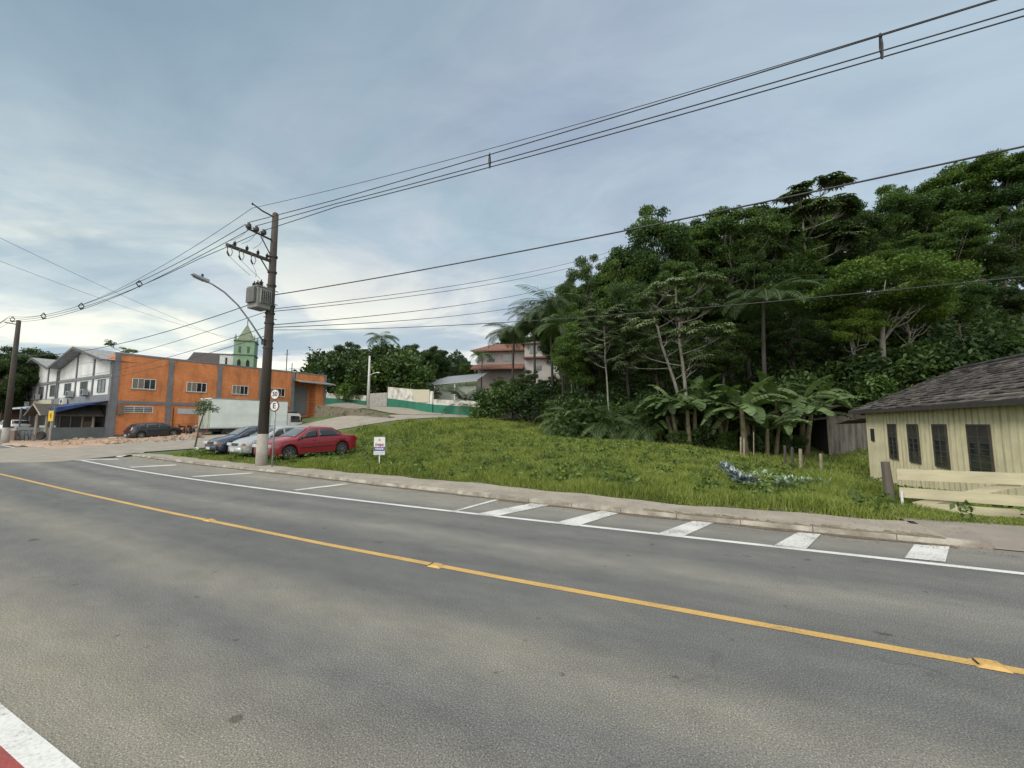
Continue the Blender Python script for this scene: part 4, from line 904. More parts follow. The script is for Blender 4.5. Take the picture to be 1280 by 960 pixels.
# ---- wooden shed
def shed():
    c = at(1037, 575, 26.5); z0 = hz(c.x, c.y)-.35
    t_ = thing('plank_shed', 'low weathered plank shed with dark open bay beside the cream house', 'shed', (c.x, c.y, z0), R(-6))
    H0 = 2.75
    pk = MB(); x = .0; r_ = random.Random(8)
    while x < 3.6: w_ = r_.uniform(.13, .2); pk.b2(x+.006, x+w_-.006, r_.uniform(-.012, .0), .03, .38+r_.uniform(-.03, .03), H0-.02+r_.uniform(-.03, .05)+(.35-abs(x-.6)*.12)); x += w_
    obj('plank_wall', pk, mat('silvered_planks', (.20, .185, .165), (.075, .068, .06), 5, .95, 0, .6, 20, stretch=(1, 1, .12)), t_)
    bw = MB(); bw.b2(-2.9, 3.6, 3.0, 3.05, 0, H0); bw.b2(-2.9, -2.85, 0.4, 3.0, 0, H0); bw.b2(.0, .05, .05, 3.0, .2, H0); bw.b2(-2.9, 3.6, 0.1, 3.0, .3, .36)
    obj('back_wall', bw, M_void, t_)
    st_ = MB()
    for x in (.1, 1.2, 2.3, 3.4): st_.b2(x, x+.14, .1, .24, -.3, .5)
    objs('stilt', st_, M_wood, t_)
    obj('post', MB().tube([(-2.8, 0, -.3), (-2.8, 0, H0-.1)], .06, 7), M_wood, t_)
    obj('beam', MB().box((-1.4, -.05, H0-.18), (2.9, .08, .12), Matrix.Rotation(R(-6), 3, 'Y')), M_wood, t_)
    rf = MB()
    for s_, x0, x1, za, zb in ((0, -3.3, .7, H0-.15, H0+.75), (1, .7, 4.0, H0+.75, H0+.0)):
        rf.add([(x0, -.5, za), (x1, -.5, zb), (x1, 3.4, zb+.15), (x0, 3.4, za+.15), (x0, -.5, za-.05), (x1, -.5, zb-.05), (x1, 3.4, zb+.1), (x0, 3.4, za+.1)], [(0, 1, 2, 3), (7, 6, 5, 4), (0, 4, 5, 1), (3, 2, 6, 7), (0, 3, 7, 4), (1, 5, 6, 2)])
    obj('roof', rf, mat('rusty_sheet', (.1, .1, .1)), t_)
    gp = MB(); gp.b2(3.0, 3.6, -.06, -.03, 1.2, 2.1); obj('barred_window', gp, M_conc_lt, t_)
shed()

# ------------------------------------------------------------------ gabled white building + orange side building
M_orange = brickmat('orange_block_wall', (.60, .225, .085), (.54, .195, .07), (.42, .16, .065), 1, .40, .20, .010, noise_amt=.38)
CO = Vector((-37, 38)); FA = math.atan2(.473, -.881); SA = math.atan2(.849, .529)
def ac_unit(parent_xy, fa, u, z, label, white=False, group='air conditioners on the white facade'):
    x, y = parent_xy[0]+math.cos(fa)*u, parent_xy[1]+math.sin(fa)*u
    t_ = thing('air_conditioner', label, 'air conditioner', (x, y, z), fa, group)
    obj('casing', MB().b2(-.4, .4, .06, .42, 0, .62), M_white if white else M_steel, t_, bevel=.02)
    fan = MB(); fan.lathe([(.25, .421), (.25, .435), (.2, .44)], 18, (-.06, 0, .31), 'Y'); obj('fan_grille', fan, M_black, t_)
    br_ = MB(); br_.b2(-.36, -.32, .0, .45, -.06, -.005); br_.b2(.32, .36, .0, .45, -.06, -.005); objs('bracket', br_, M_dark, t_)
def gabled():
    Z0 = .28
    t_ = thing('gabled_building', 'white two storey building with twin gables and grey timber bands', 'building', (CO.x, CO.y, Z0), FA)
    L = 25.2; EZ, PZ = 7.15, 8.85
    wall = MB(); g1, g2 = 14.0, 25.2
    poly = [(0, 0), (L, 0), (L, EZ), ((g1+g2)/2, PZ-.15), (g1, EZ), (g1/2+.2, PZ), (0, EZ)]
    wall.prism([(a, b) for a, b in poly], -.25, 0)
    wall.b2(L-.25, L, -14, -.253, 0, EZ)
    wall.b2(.3, L-.3, -14, -13.8, 0, EZ)
    obj('wall', wall, mat('white_render', (.60, .62, .61), (.44, .46, .46), .9, .85, 0, .1, 20), t_)
    tr = MB(); y0, y1 = .004, .10
    tr.b2(0, L, y0, y1, 5.75, 6.02); tr.b2(0, L, y0, y1+.02, 3.35, 4.1)
    def hz_(x): return EZ+(PZ-EZ)*(1-abs(x-7.2)/7.2) if x < g1 else EZ+(PZ-.15-EZ)*(1-abs(x-19.6)/5.6)
    for x in (4.55, 8.95, 17.3, 21.2): tr.b2(x-.12, x+.12, y0, y1-.012, 4.1, 5.75); tr.b2(x-.12, x+.12, y0, y1-.012, 6.02, hz_(x)-.12)
    for x in (.22, 14.0, 24.98): tr.b2(x-.24, x+.24, y0, y1+.04, 0, 5.74); tr.b2(x-.22, x+.22, y0, y1+.04, 6.03, EZ-.05)
    tr.b2(13.95, 14.05, y1+.05, y1+.1, 4.1, 7.0)
    for x0, x1 in ((.5, 4.4), (4.7, 8.8), (9.1, 13.7), (14.3, 17.1), (17.5, 21.0), (21.4, 24.7)): pass
    obj('timber_bands', tr, M_trim, t_)
    # dark fascia and roof slopes
    rf = MB(); fa_ = MB()
    for (xa, za, xb, zb) in ((-.12, EZ+.02, 7.2, PZ+.1), (7.2, PZ+.1, 14.0, EZ+.12), (14.0, EZ+.12, 19.6, PZ-.05), (19.6, PZ-.05, 26.0, EZ-.2)):
        if za > zb: pass
        rf.add([(xa, .95, za), (xb, .95, zb), (xb, -14.3, zb), (xa, -14.3, za), (xa, .95, za+.07), (xb, .95, zb+.07), (xb, -14.3, zb+.07), (xa, -14.3, za+.07)], [(0, 1, 2, 3), (7, 6, 5, 4), (0, 4, 5, 1), (3, 2, 6, 7)])
        fa_.add([(xa, .955, za-.16), (xb, .955, zb-.16), (xb, .955, zb+.085), (xa, .955, za+.085), (xa, 1.0, za-.16), (xb, 1.0, zb-.16), (xb, 1.0, zb+.085), (xa, 1.0, za+.085)], [(0, 1, 2, 3), (7, 6, 5, 4), (0, 4, 5, 1), (3, 2, 6, 7), (0, 3, 7, 4), (1, 5, 6, 2)])
    obj('roof', rf, mat('fibre_cement_roof', (.30, .31, .31), (.17, .18, .18), 1.5, .9, 0, .4, 12, stretch=(1, 4, 1)), t_, fix=False)
    obj('fascia', fa_, mat('dark_fascia', (.05, .055, .055), (.09, .095, .09), 2, .8), t_)
    # windows upstairs
    for c in (2.45, 6.75, 11.1, 15.5, 19.25, 22.9):
        wd = .85 if c < 14 else .75
        fr = wind(t_, c-wd, c+wd, 4.35, 5.6, 0, 2, 1, M_trim, M_glass2, out=1)
    # ground floor: flat dark sheet painted as the unlit interior behind the terrace
    vo = MB(); vo.b2(.5, L-.5, .004, .03, .05, 3.1); obj('shop_interior_shade', vo, M_void, t_)
    cl = MB()
    for x in (3.2, 6.1, 9.0, 12.0, 16.0, 19, 22): cl.b2(x-.1, x+.1, .034, .12, .05, 3.1)
    objs('shop_pillar', cl, M_trim, t_)
    pn = MB(); r_ = random.Random(2)
    for x in (1.2, 4.3, 7.0, 10.2, 13.0, 17.4, 20.0): pn.b2(x, x+1.2, .035, .06, .1, 1.0)
    objs('shop_panel', pn, mat('shop_panel_grey', (.10, .10, .095), (.05, .05, .05), 1.5, .6), t_)
    # awnings
    aw = MB(); aw.add([(.1, .12, 3.5), (8.2, .12, 3.35), (8.2, 3.4, 2.9), (.1, 3.4, 2.75), (.1, 3.41, 2.35), (8.2, 3.41, 2.68)], [(0, 1, 2, 3), (3, 2, 5, 4), (0, 3, 4)])
    obj('blue_awning', aw, mat('blue_canvas', (.012, .03, .11), (.02, .05, .16), 1.2, .7), t_)
    a2 = MB(); a2.add([(6.8, .12, 3.42), (14.5, .12, 3.42), (14.5, 3.3, 2.95), (6.8, 3.3, 3.0), (14.5, 3.31, 2.8), (6.8, 3.31, 2.8)], [(0, 1, 2, 3), (3, 2, 4, 5)])
    obj('pale_awning', a2, mat('pale_canvas', (.38, .42, .48), (.26, .30, .36), 1.2, .7), t_)
    sg = MB(); sg.b2(14.6, 20.4, .15, .28, 3.2, 4.0); obj('blank_fascia_sign', sg, mat('beige_sign', (.42, .40, .30), (.33, .31, .24), 2, .7), t_)
    # terrace wall
    tw = MB(); tw.b2(.4, 17, 3.3, 3.5, -.3, 1.05); tw.b2(.4, .6, .1, 3.298, -.3, 1.05); obj('terrace_wall', tw, mat('terrace_grey_paint', (.11, .13, .135), (.085, .10, .105), 1, .8), t_)
    po = MB()
    for x in (.5, 5.0, 9.5, 14.0): po.b2(x-.05, x+.05, 3.35, 3.45, 1.05, 2.9)
    objs('terrace_post', po, M_trim, t_)
gabled()
FXY = (CO.x, CO.y)
for u, z, lb, wh in ((9.2, 4.35, 'grey air conditioner right of the upper middle window pair, right gable', False), (5.4, 4.4, 'grey air conditioner under the middle window of the right gable', False), (19.0, 4.35, 'dark air conditioner under the middle window of the left gable', False),
                     (23.4, 4.4, 'dark air conditioner under the leftmost upper window', False), (10.6, 3.62, 'white framed air conditioner low on the grey band above the awnings', True), (22.6, 3.6, 'white air conditioner low at the left end of the facade', True)):
    ac_unit((CO.x-math.sin(FA)*.0, CO.y), FA, u, z+.0, lb, wh)
for o_ in [q for q in C.objects if q.name.startswith('air_conditioner')]:
    n_ = Vector((-math.sin(FA), math.cos(FA), 0)); o_.location += n_*.13
def chair(x, y, z, rz, label):
    t_ = thing('plastic_chair', label, 'chair', (x, y, z), rz, 'white chairs on the terrace')
    obj('seat', MB().box((0, 0, .43), (.44, .42, .03)), M_white, t_); obj('backrest', MB().box((0, .2, .66), (.42, .03, .42), Matrix.Rotation(R(10), 3, 'X')), M_white, t_)
    for a in (-1, 1):
        for b in (-1, 1): obj('leg', MB().tube([(a*.19, b*.18, .42), (a*.22, b*.22, 0)], .018, 6), M_white, t_)
nf = Vector((-math.sin(FA), math.cos(FA))); df = Vector((math.cos(FA), math.sin(FA)))
for u, v, lb in ((2.6, 2.6, 'white plastic chair on the terrace near the corner pillar'), (6.6, 2.7, 'white plastic chair behind the middle of the terrace wall'), (11.8, 2.7, 'white plastic chair at the left part of the terrace')):
    q = CO+df*u+nf*v; t_ = chair(q.x, q.y, .62, u, lb)
def orange():
    Z0 = .25
    t_ = thing('orange_building', 'long orange block building with grey pilasters along the side street', 'building', (CO.x, CO.y, Z0), SA)
    L = 21.6; H = 8.0; T = .3
    wall = MB(); wall.b2(0.02, 17.05, 0, T, -.5, H-.12); wall.b2(17.05, L, 1.5, 1.5+T, -.5, H-.6); wall.b2(17.05, 17.35, T+.003, 1.497, -.5, H-.12); wall.b2(17.353, L, -.0, 1.497, 6.9, H-.1); wall.b2(20.2, L, 0, 1.497, -.5, 6.897)
    wall.b2(.02, T, T+.003, 14, 0, H-.13); wall.b2(L-T, L-.003, 1.81, 14, 0, H-.62); wall.b2(.32, L-.32, 13.7, 14, 0, H-.2)
    obj('wall', wall, M_orange, t_)
    obj('flat_roof', MB().b2(.31, L-.31, .31, 13.69, H-.75, H-.65), M_conc_lt, t_)
    tr = MB(); y0, y1 = -.09, -.004
    for x in (.2, 4.3, 8.7, 13.1, 17.0): tr.b2(x-.2, x+.2, y0, y1, -.5, H+.02)
    tr.b2(.0, L+.02, -.06, T+.06, H-.115, H+.04)
    for a, b in ((.41, 4.09), (4.51, 8.49), (8.91, 12.89), (13.31, 16.79)): tr.b2(a, b, y0+.02, y1, 3.25, 3.55)
    tr.b2(L-.25, L+.04, -.1, -.003, -.5, H-.12)
    obj('pilasters', tr, M_trim, t_)
    pk = MB(); pk.b2(.42, 4.08, -.03, -.003, -.5, .42); pk.b2(4.52, 8.48, -.03, -.003, -.5, .42); obj('plinth', pk, mat('dirty_plinth', (.16, .15, .14), (.09, .085, .08), 1.5, .9), t_)
    for u0, u1 in ((1.35, 3.15), (5.7, 7.5), (10.0, 11.7), (14.2, 16.0)):
        f = wind(t_, u0, u1, 4.75, 5.75, 0, 4, 1, M_frame, M_glass, out=-1)
        obj('curtain', MB().b2(u0+.05+(u1-u0)*.0, u0+(u1-u0)*.48, -.036, -.031, 4.8, 5.7), mat('net_curtain', (.20, .19, .16), (.10, .095, .08), 8, .9, stretch=(6, 1, .5)), f)
        st_ = MB(); st_.b2(u0-.04, u1+.04, -.12, -.003, 4.67, 4.735); obj('sill', st_, M_conc_lt, f)
    f = wind(t_, .95, 3.1, 2.45, 3.05, 0, 3, 3, M_frame, M_glass2, out=-1)
    obj('vent_cabinet', MB().b2(.45, .9, -.35, -.01, 2.25, 3.1), mat('rusted_cabinet', (.10, .10, .09), (.2, .11, .06), 5, .8), t_)
    obj('sign_panel', MB().b2(5.1, 7.3, -.05, -.01, 2.4, 2.95), mat('faded_panel', (.33, .40, .44), (.42, .42, .42), 2, .6), t_)
    obj('rust_pipe', MB().tube([(4.75, -.07, .3), (4.72, -.07, 3.1)], .045, 7), mat('rust', (.14, .06, .03), (.08, .04, .025), 4, .9), t_)
    cn = MB(); cn.add([(16.9, -.01, 7.05), (21.9, -.01, 7.0), (21.9, -1.9, 6.62), (16.9, -1.9, 6.7), (16.9, -.01, 6.99), (21.9, -.01, 6.94), (21.9, -1.9, 6.5), (16.9, -1.9, 6.58)], [(0, 1, 2, 3), (7, 6, 5, 4), (3, 2, 6, 7), (0, 3, 7, 4), (1, 5, 6, 2)])
    obj('canopy', cn, M_steel, t_)
    obj('roller_door', MB().b2(18.0, 19.9, 1.42, 1.49, 2.6, 6.4), mat('grey_shutter', (.17, .19, .2), (.12, .135, .14), 2, .6, stretch=(1, 1, 8)), t_)
orange()
for px, py0, Yd, lb in ((357, 466, 70, 'thin tall mast behind the orange building'), (364, 466, 72, 'shorter antenna mast right of the tall thin mast')):
    a, b = at(px, 478, Yd), at(px, 437 if px == 357 else 454, Yd); t_ = thing('antenna_mast', lb, 'antenna', (a.x, a.y, 2))
    obj('mast', MB().tube([(0, 0, -1), (0, 0, b.z-2)], .07, 6), M_dark, t_); obj('crossbar', MB().tube([(-.5, 0, b.z-2.9), (.5, 0, b.z-2.9)], .03, 5), M_dark, t_)
# ---- church
def church():
    Yd = 78; c = at(305, 480, Yd); zt = at(305, 428, Yd).z; zs = at(305, 405, Yd).z; zr = at(305, 465, Yd).z-10
    z0 = 2.5; t_ = thing('church', 'pale green church tower with pointed spire and dark roofed nave behind the orange building', 'church', (c.x, c.y, z0), R(22))
    W = 3.3; Hh = zt-z0; M_g = mat('green_church_paint', (.22, .33, .22), (.17, .26, .18), 1.5, .85); M_gd = mat('dark_green_trim', (.045, .08, .055), (.06, .1, .07), 2, .8)
    obj('tower', MB().b2(-W/2, W/2, -W/2, W/2, -1, Hh), M_g, t_)
    band = MB()
    for z in (Hh-.15, Hh-2.8, Hh-5.9): band.b2(-W/2-.12, W/2+.12, -W/2-.12, W/2+.12, z, z+.22)
    objs('cornice', band, M_gd, t_)
    for a in (-1, 1):
        for b in (-1, 1): obj('pinnacle', MB().lathe([(.2, Hh+.08), (.2, Hh+.6), (.03, Hh+1.3)], 6, (a*(W/2-.15), b*(W/2-.15), 0)), M_g, t_)
    hs = zs-z0-Hh
    sp_ = MB(); k = W/2*.82; sp_.add([(-k, -k, Hh+.08), (k, -k, Hh+.08), (k, k, Hh+.08), (-k, k, Hh+.08), (0, 0, Hh+hs)], [(0, 1, 4), (1, 2, 4), (2, 3, 4), (3, 0, 4), (3, 2, 1, 0)]); obj('spire', sp_, mat('spire_slates', (.20, .24, .16), (.13, .16, .11), 3, .9), t_)
    obj('finial', MB().tube([(0, 0, Hh+hs-.1), (0, 0, Hh+hs+.9)], .07, 6), M_dark, t_)
    for dx_, y_, vert in ((-.7, -W/2-.02, 0), (.7, -W/2-.02, 0)):
        obj('louvre_window', MB().prism([(dx_-.28, Hh-4.9), (dx_+.28, Hh-4.9), (dx_+.28, Hh-3.9), (dx_, Hh-3.45), (dx_-.28, Hh-3.9)], -W/2-.03, -W/2-.003), M_void, t_)
        obj('louvre_window', MB().prism([(dx_-.2, Hh-2.3), (dx_+.2, Hh-2.3), (dx_+.2, Hh-1.1), (dx_-.2, Hh-1.1)], -W/2-.03, -W/2-.003), M_gd, t_)
    nz_ = at(285, 441, Yd).z-z0; e_ = at(285, 455, Yd).z-z0
    nv = MB(); nv.b2(-9.0, -1.7, 0, 7, -1, e_); nv.prism([(0, e_), (7, e_), (3.5, nz_)], -2.0, -1.8, 'YZ'); nv.b2(-4.0, -1.66, -.6, -.02, -1, nz_-.8); obj('nave_wall', nv, mat('white_render', (.5, .5, .5)), t_)
    rf = MB(); rf.add([(-9.2, -.6, e_-.3), (-1.75, -.6, e_-.3), (-1.75, 3.5, nz_+.1), (-9.2, 3.5, nz_+.1), (-9.2, 7.6, e_-.3), (-1.75, 7.6, e_-.3)], [(0, 1, 2, 3), (3, 2, 5, 4)]); obj('nave_roof', rf, mat('dark_church_roof', (.06, .05, .05), (.04, .035, .035), 2, .9), t_, fix=False)
    obj('porch_window', MB().b2(-3.1, -2.8, -.66, -.61, nz_-3.2, nz_-1.2), M_void, t_)
church()
# ------------------------------------------------------------------ hillside house
def hill_house():
    Yd = 66; a = at(597, 466, Yd); t_ = thing('hillside_house', 'pink and grey two storey house with terracotta roofs among trees', 'house', (a.x, a.y, a.z-3.5), R(-8))
    M_terra = mat('terracotta_tiles', (.20, .085, .055), (.12, .06, .045), 3, .9, 0, .5, 12, c3=(.16, .07, .05)); M_gw = mat('grey_pink_wall', (.30, .27, .26), (.24, .22, .21), 1, .85); M_lw = mat('pale_house_wall', (.42, .40, .38), (.33, .31, .30), 1, .85)
    P_ = lambda px, py: at(px, py, Yd).z-(a.z-3.5)
    w1 = 9.6; zt = P_(600, 438); ztr = P_(680, 432)
    obj('wall', MB().b2(0, w1, 0, 8, -3, zt), M_gw, t_); obj('front_wall', MB().b2(w1-1.8, w1+3.6, -1.6, 7, -3, ztr-.3), M_lw, t_)
    rf = MB(); zr = P_(640, 425)
    rf.add([(-1, -1, zt-.15), (w1-.6, -1, zt-.15), (w1-1.5, 4, zr), (1.8, 4, zr), (-1, 9, zt-.15), (w1-.6, 9, zt-.15), (-1, -1, zt-.35), (w1-.6, -1, zt-.35)], [(0, 1, 2, 3), (3, 2, 5, 4), (0, 3, 4), (1, 5, 2), (0, 6, 7, 1)]); obj('roof', rf, M_terra, t_, fix=False)
    r2 = MB(); zr2 = P_(685, 424); r2.add([(w1-2.3, -2.2, ztr-.3), (w1+4.1, -2.2, ztr-.3), (w1+4.1, 7.6, ztr-.3), (w1-2.3, 7.6, ztr-.3), (w1+.9, 1.8, zr2), (w1+.9, 3.5, zr2)], [(0, 1, 4), (1, 2, 5, 4), (2, 3, 5), (3, 0, 4, 5), (3, 2, 1, 0)]); obj('front_roof', r2, mat('brown_tiles', (.12, .085, .07), (.07, .055, .05), 3, .9), t_, fix=False)
    z1, z2 = P_(620, 456), P_(620, 463)
    vr = MB(); vr.add([(-.6, -2.6, z2), (w1-1.9, -2.6, z2), (w1-1.9, -.02, z1), (-.6, -.02, z1), (-.6, -2.6, z2-.2), (w1-1.9, -2.6, z2-.2)], [(0, 1, 2, 3), (0, 4, 5, 1)]); obj('verandah_roof', vr, M_terra, t_, fix=False)
    vr = MB(); vr.b2(w1-1.9, w1+3.7, -2.3, -1.61, P_(660, 452), P_(660, 450)); obj('roof_band', vr, M_terra, t_)
    wn = MB(); 
    for x in (1.5, 4.2): obj('window', MB().b2(x, x+1.3, -.05, -.003, zt-1.9, zt-.8), M_glass2, t_)
    for x in (w1-1.0, w1+1.4): obj('window', MB().b2(x, x+1.2, -1.66, -1.603, P_(660, 446), P_(660, 438)), M_glass2, t_)
    obj('window', MB().b2(w1-.4, w1+.8, -1.66, -1.603, P_(660, 466), P_(660, 460)), M_glass2, t_)
hill_house()
# ------------------------------------------------------------------ walls along the upper street
def wall_run(name, pts, z0f, h0, h1, thick, m, label, cat, parts=None):
    """pts: list of (x,y); builds base band and top band as parts"""
    o0 = Vector(pts[0]); t_ = thing(name, label, cat, (o0.x, o0.y, 0))
    for (pn, za, zb, mm, off) in parts:
        mb = MB()
        for i in range(len(pts)-1):
            a, b = Vector(pts[i])-o0, Vector(pts[i+1])-o0; d = (b-a).normalized(); n_ = Vector((d.y, -d.x))*(thick/2+off)
            zA, zB = z0f(*pts[i]), z0f(*pts[i+1])
            P = [(a.x+n_.x, a.y+n_.y), (b.x+n_.x, b.y+n_.y), (b.x-n_.x, b.y-n_.y), (a.x-n_.x, a.y-n_.y)]
            zz = [zA, zB, zB, zA]
            mb.add([(p[0], p[1], zz[k]+za) for k, p in enumerate(P)]+[(p[0], p[1], zz[k]+zb) for k, p in enumerate(P)], [(3, 2, 1, 0), (4, 5, 6, 7), (0, 1, 5, 4), (1, 2, 6, 5), (2, 3, 7, 6), (3, 0, 4, 7)])
        obj(pn, mb, mm, t_)
    return t_
M_gw_ = mat('green_wall_paint', (.015, .16, .10), (.012, .11, .07), 1, .8); M_ww = mat('stained_white_wall', (.58, .58, .54), (.26, .25, .23), 1.3, .9, 0, .1, 10, c3=(.48, .47, .43))
def pt(px, py, Yd): q = at(px, py, Yd); return (q.x, q.y)
A, B_ = at(485, 508, 58), at(541, 517, 50.5); D_ = at(600, 521, 47.0)
zl = lambda x, y: float(np.interp(x, [A.x, B_.x, D_.x], [A.z, B_.z, D_.z]))
wall_run('boundary_wall', [(A.x, A.y), (B_.x, B_.y)], zl, 0, 0, .2, None, 'tall white and green painted wall section covered in faint graffiti', 'wall',
         [('green_base', -.6, 1.15, M_gw_, .02), ('white_top', 1.152, 2.75, M_ww, 0)])
gp = at(515, 492, 54); dd = Vector((B_.x-A.x, B_.y-A.y)).normalized()
tri = MB(); 
def onwall(px, py):
    # point on the wall plane
    for k in range(0, 101):
        f_ = k/100; x = A.x+(B_.x-A.x)*f_; y = A.y+(B_.y-A.y)*f_
        if 640+F*x/y*1.0 >= px: break
    q = at(px, py, y); nn_ = Vector((dd.y, -dd.x))*.135; return Vector((q.x+nn_.x*1.0, q.y+nn_.y*1.0, q.z))
tri.add([onwall(515, 487), onwall(538, 487), onwall(538, 503), onwall(521, 503)], [(0, 1, 2, 3)]); o = obj('painted_mural', tri, mat('beige_mural', (.45, .38, .26), (.40, .42, .36), 3, .85), fix=False)
# keep the mural as a part of its wall
for q in C.objects:
    if q.name.startswith('boundary_wall'): bw_ = q
o.parent = bw_; o.location = -Vector(bw_.location); 
sol = o.modifiers.new('thick', 'SOLIDIFY'); sol.thickness = .02
wall_run('boundary_wall', [(B_.x+.15, B_.y-.15), (D_.x, D_.y)], zl, 0, 0, .2, None, 'lower white and green wall section with posts below the sheds', 'wall',
         [('green_base', -.6, 1.1, M_gw_, .02), ('white_top', 1.102, 1.75, M_ww, 0)])
w2 = [pt(405, 507, 70), pt(458, 510, 62)]
A2, B2 = at(405, 504, 70), at(458, 509, 62); zl2 = lambda x, y: float(np.interp(x, [A2.x, B2.x], [A2.z, B2.z]))
wall_run('boundary_wall', [(A2.x, A2.y), (B2.x, B2.y)], zl2, 0, 0, .2, None, 'low far wall, green below and white above, left of the lamp post', 'wall', [('green_base', -.6, .95, M_gw_, .02), ('white_top', .952, 1.75, M_ww, 0)])
A3, B3 = at(462, 509, 60), at(484, 509, 58.2); zl3 = lambda x, y: A3.z
wall_run('boundary_wall', [(A3.x, A3.y), (B3.x, B3.y)], zl3, 0, 0, .2, None, 'bare grey wall piece between the two green walls', 'wall', [('grey_face', -.6, 2.0, M_conc_lt, 0)])
# stone retaining wall between the two levels of the street
M_stone = mat('mossy_stone', (.10, .10, .065), (.045, .045, .035), 1.6, .95, 0, 1.0, 5, c3=(.16, .14, .10))
rp = [(396, 506, 49, 2.6), (415, 508, 47.8, 2.4), (440, 511, 47.0, 2.2), (465, 515, 46.6, 2), (485, 519, 46.4, 1.8), (495, 525, 45.6, 1.4), (494, 532, 44.0, .9)]
pp = [at(px, py, Yd) for px, py, Yd, _ in rp]; o0 = pp[0]
t_ = thing('retaining_wall', 'mossy stone retaining wall curving between the two street levels', 'wall', (o0.x, o0.y, 0))
mb = MB(); r_ = random.Random(4); prev = None
for i in range(len(pp)-1):
    for k in range(6):
        f_ = k/6; q = pp[i].lerp(pp[i+1], f_); h_ = rp[i][3]+(rp[i+1][3]-rp[i][3])*f_; d = (pp[i+1]-pp[i]); d.z = 0; d.normalize(); n_ = Vector((-d.y, d.x, 0))
        zt = q.z+r_.uniform(-.08, .08); sec = [q-n_*.35+Vector((0, 0, -h_-.8)), q-n_*(.2+r_.uniform(-.05, .05)), q+n_*.3, q+n_*.3+Vector((0, 0, -h_-.8))]
        sec[1].z = zt; sec[2].z = zt; sec = [s_-Vector((o0.x, o0.y, 0)) for s_ in sec]
        if prev is not None: mb.add(prev+sec, [(0, 1, 5, 4), (1, 2, 6, 5), (2, 3, 7, 6)])
        prev = sec
obj('stone_face', mb, M_stone, t_)
# grey sheds beyond the wall
a = at(519, 482, 60); t_ = thing('tin_shed', 'low shed with sloping grey roof behind the green wall', 'shed', (a.x, a.y, a.z-3), R(-14))
obj('roof', MB().add([(0, 0, 2.9), (9.5, 0, 3.6), (9.5, 5, 5.2), (3, 5, 4.8), (0, 0, 2.8), (9.5, 0, 3.45)], [(0, 1, 2, 3), (0, 4, 5, 1)]), M_steel, t_, fix=False); obj('wall', MB().b2(.6, 9.2, .6, 4.6, -1, 2.8), mat('shed_wall_paint', (.3, .33, .3), (.2, .22, .2), 1, .9), t_)
obj('post', MB().b2(2.9, 3.05, .2, .35, -1, 3.0), M_white, t_); obj('post', MB().b2(6.0, 6.15, .2, .35, -1, 3.3), M_white, t_)
# white lamp post on the upper street
a, b = at(460, 511, 52), at(463, 445, 52); t_ = thing('lamp_post', 'tall white concrete lamp post on the upper street', 'lamp post', (a.x, a.y, a.z-.2))
obj('post', MB().tube([(0, 0, 0), (.0, 0, b.z-a.z+.2)], [.2, .11], 10), mat('white_concrete', (.50, .50, .48), (.40, .40, .38), 2, .8), t_, smooth=True)
obj('arm', MB().tube([(0, 0, 4.4), (.7, -.3, 4.7), (1.1, -.4, 4.75)], .035, 6), M_white, t_); obj('lamp_head', MB().box((1.25, -.4, 4.75), (.45, .2, .1)), M_white, t_)
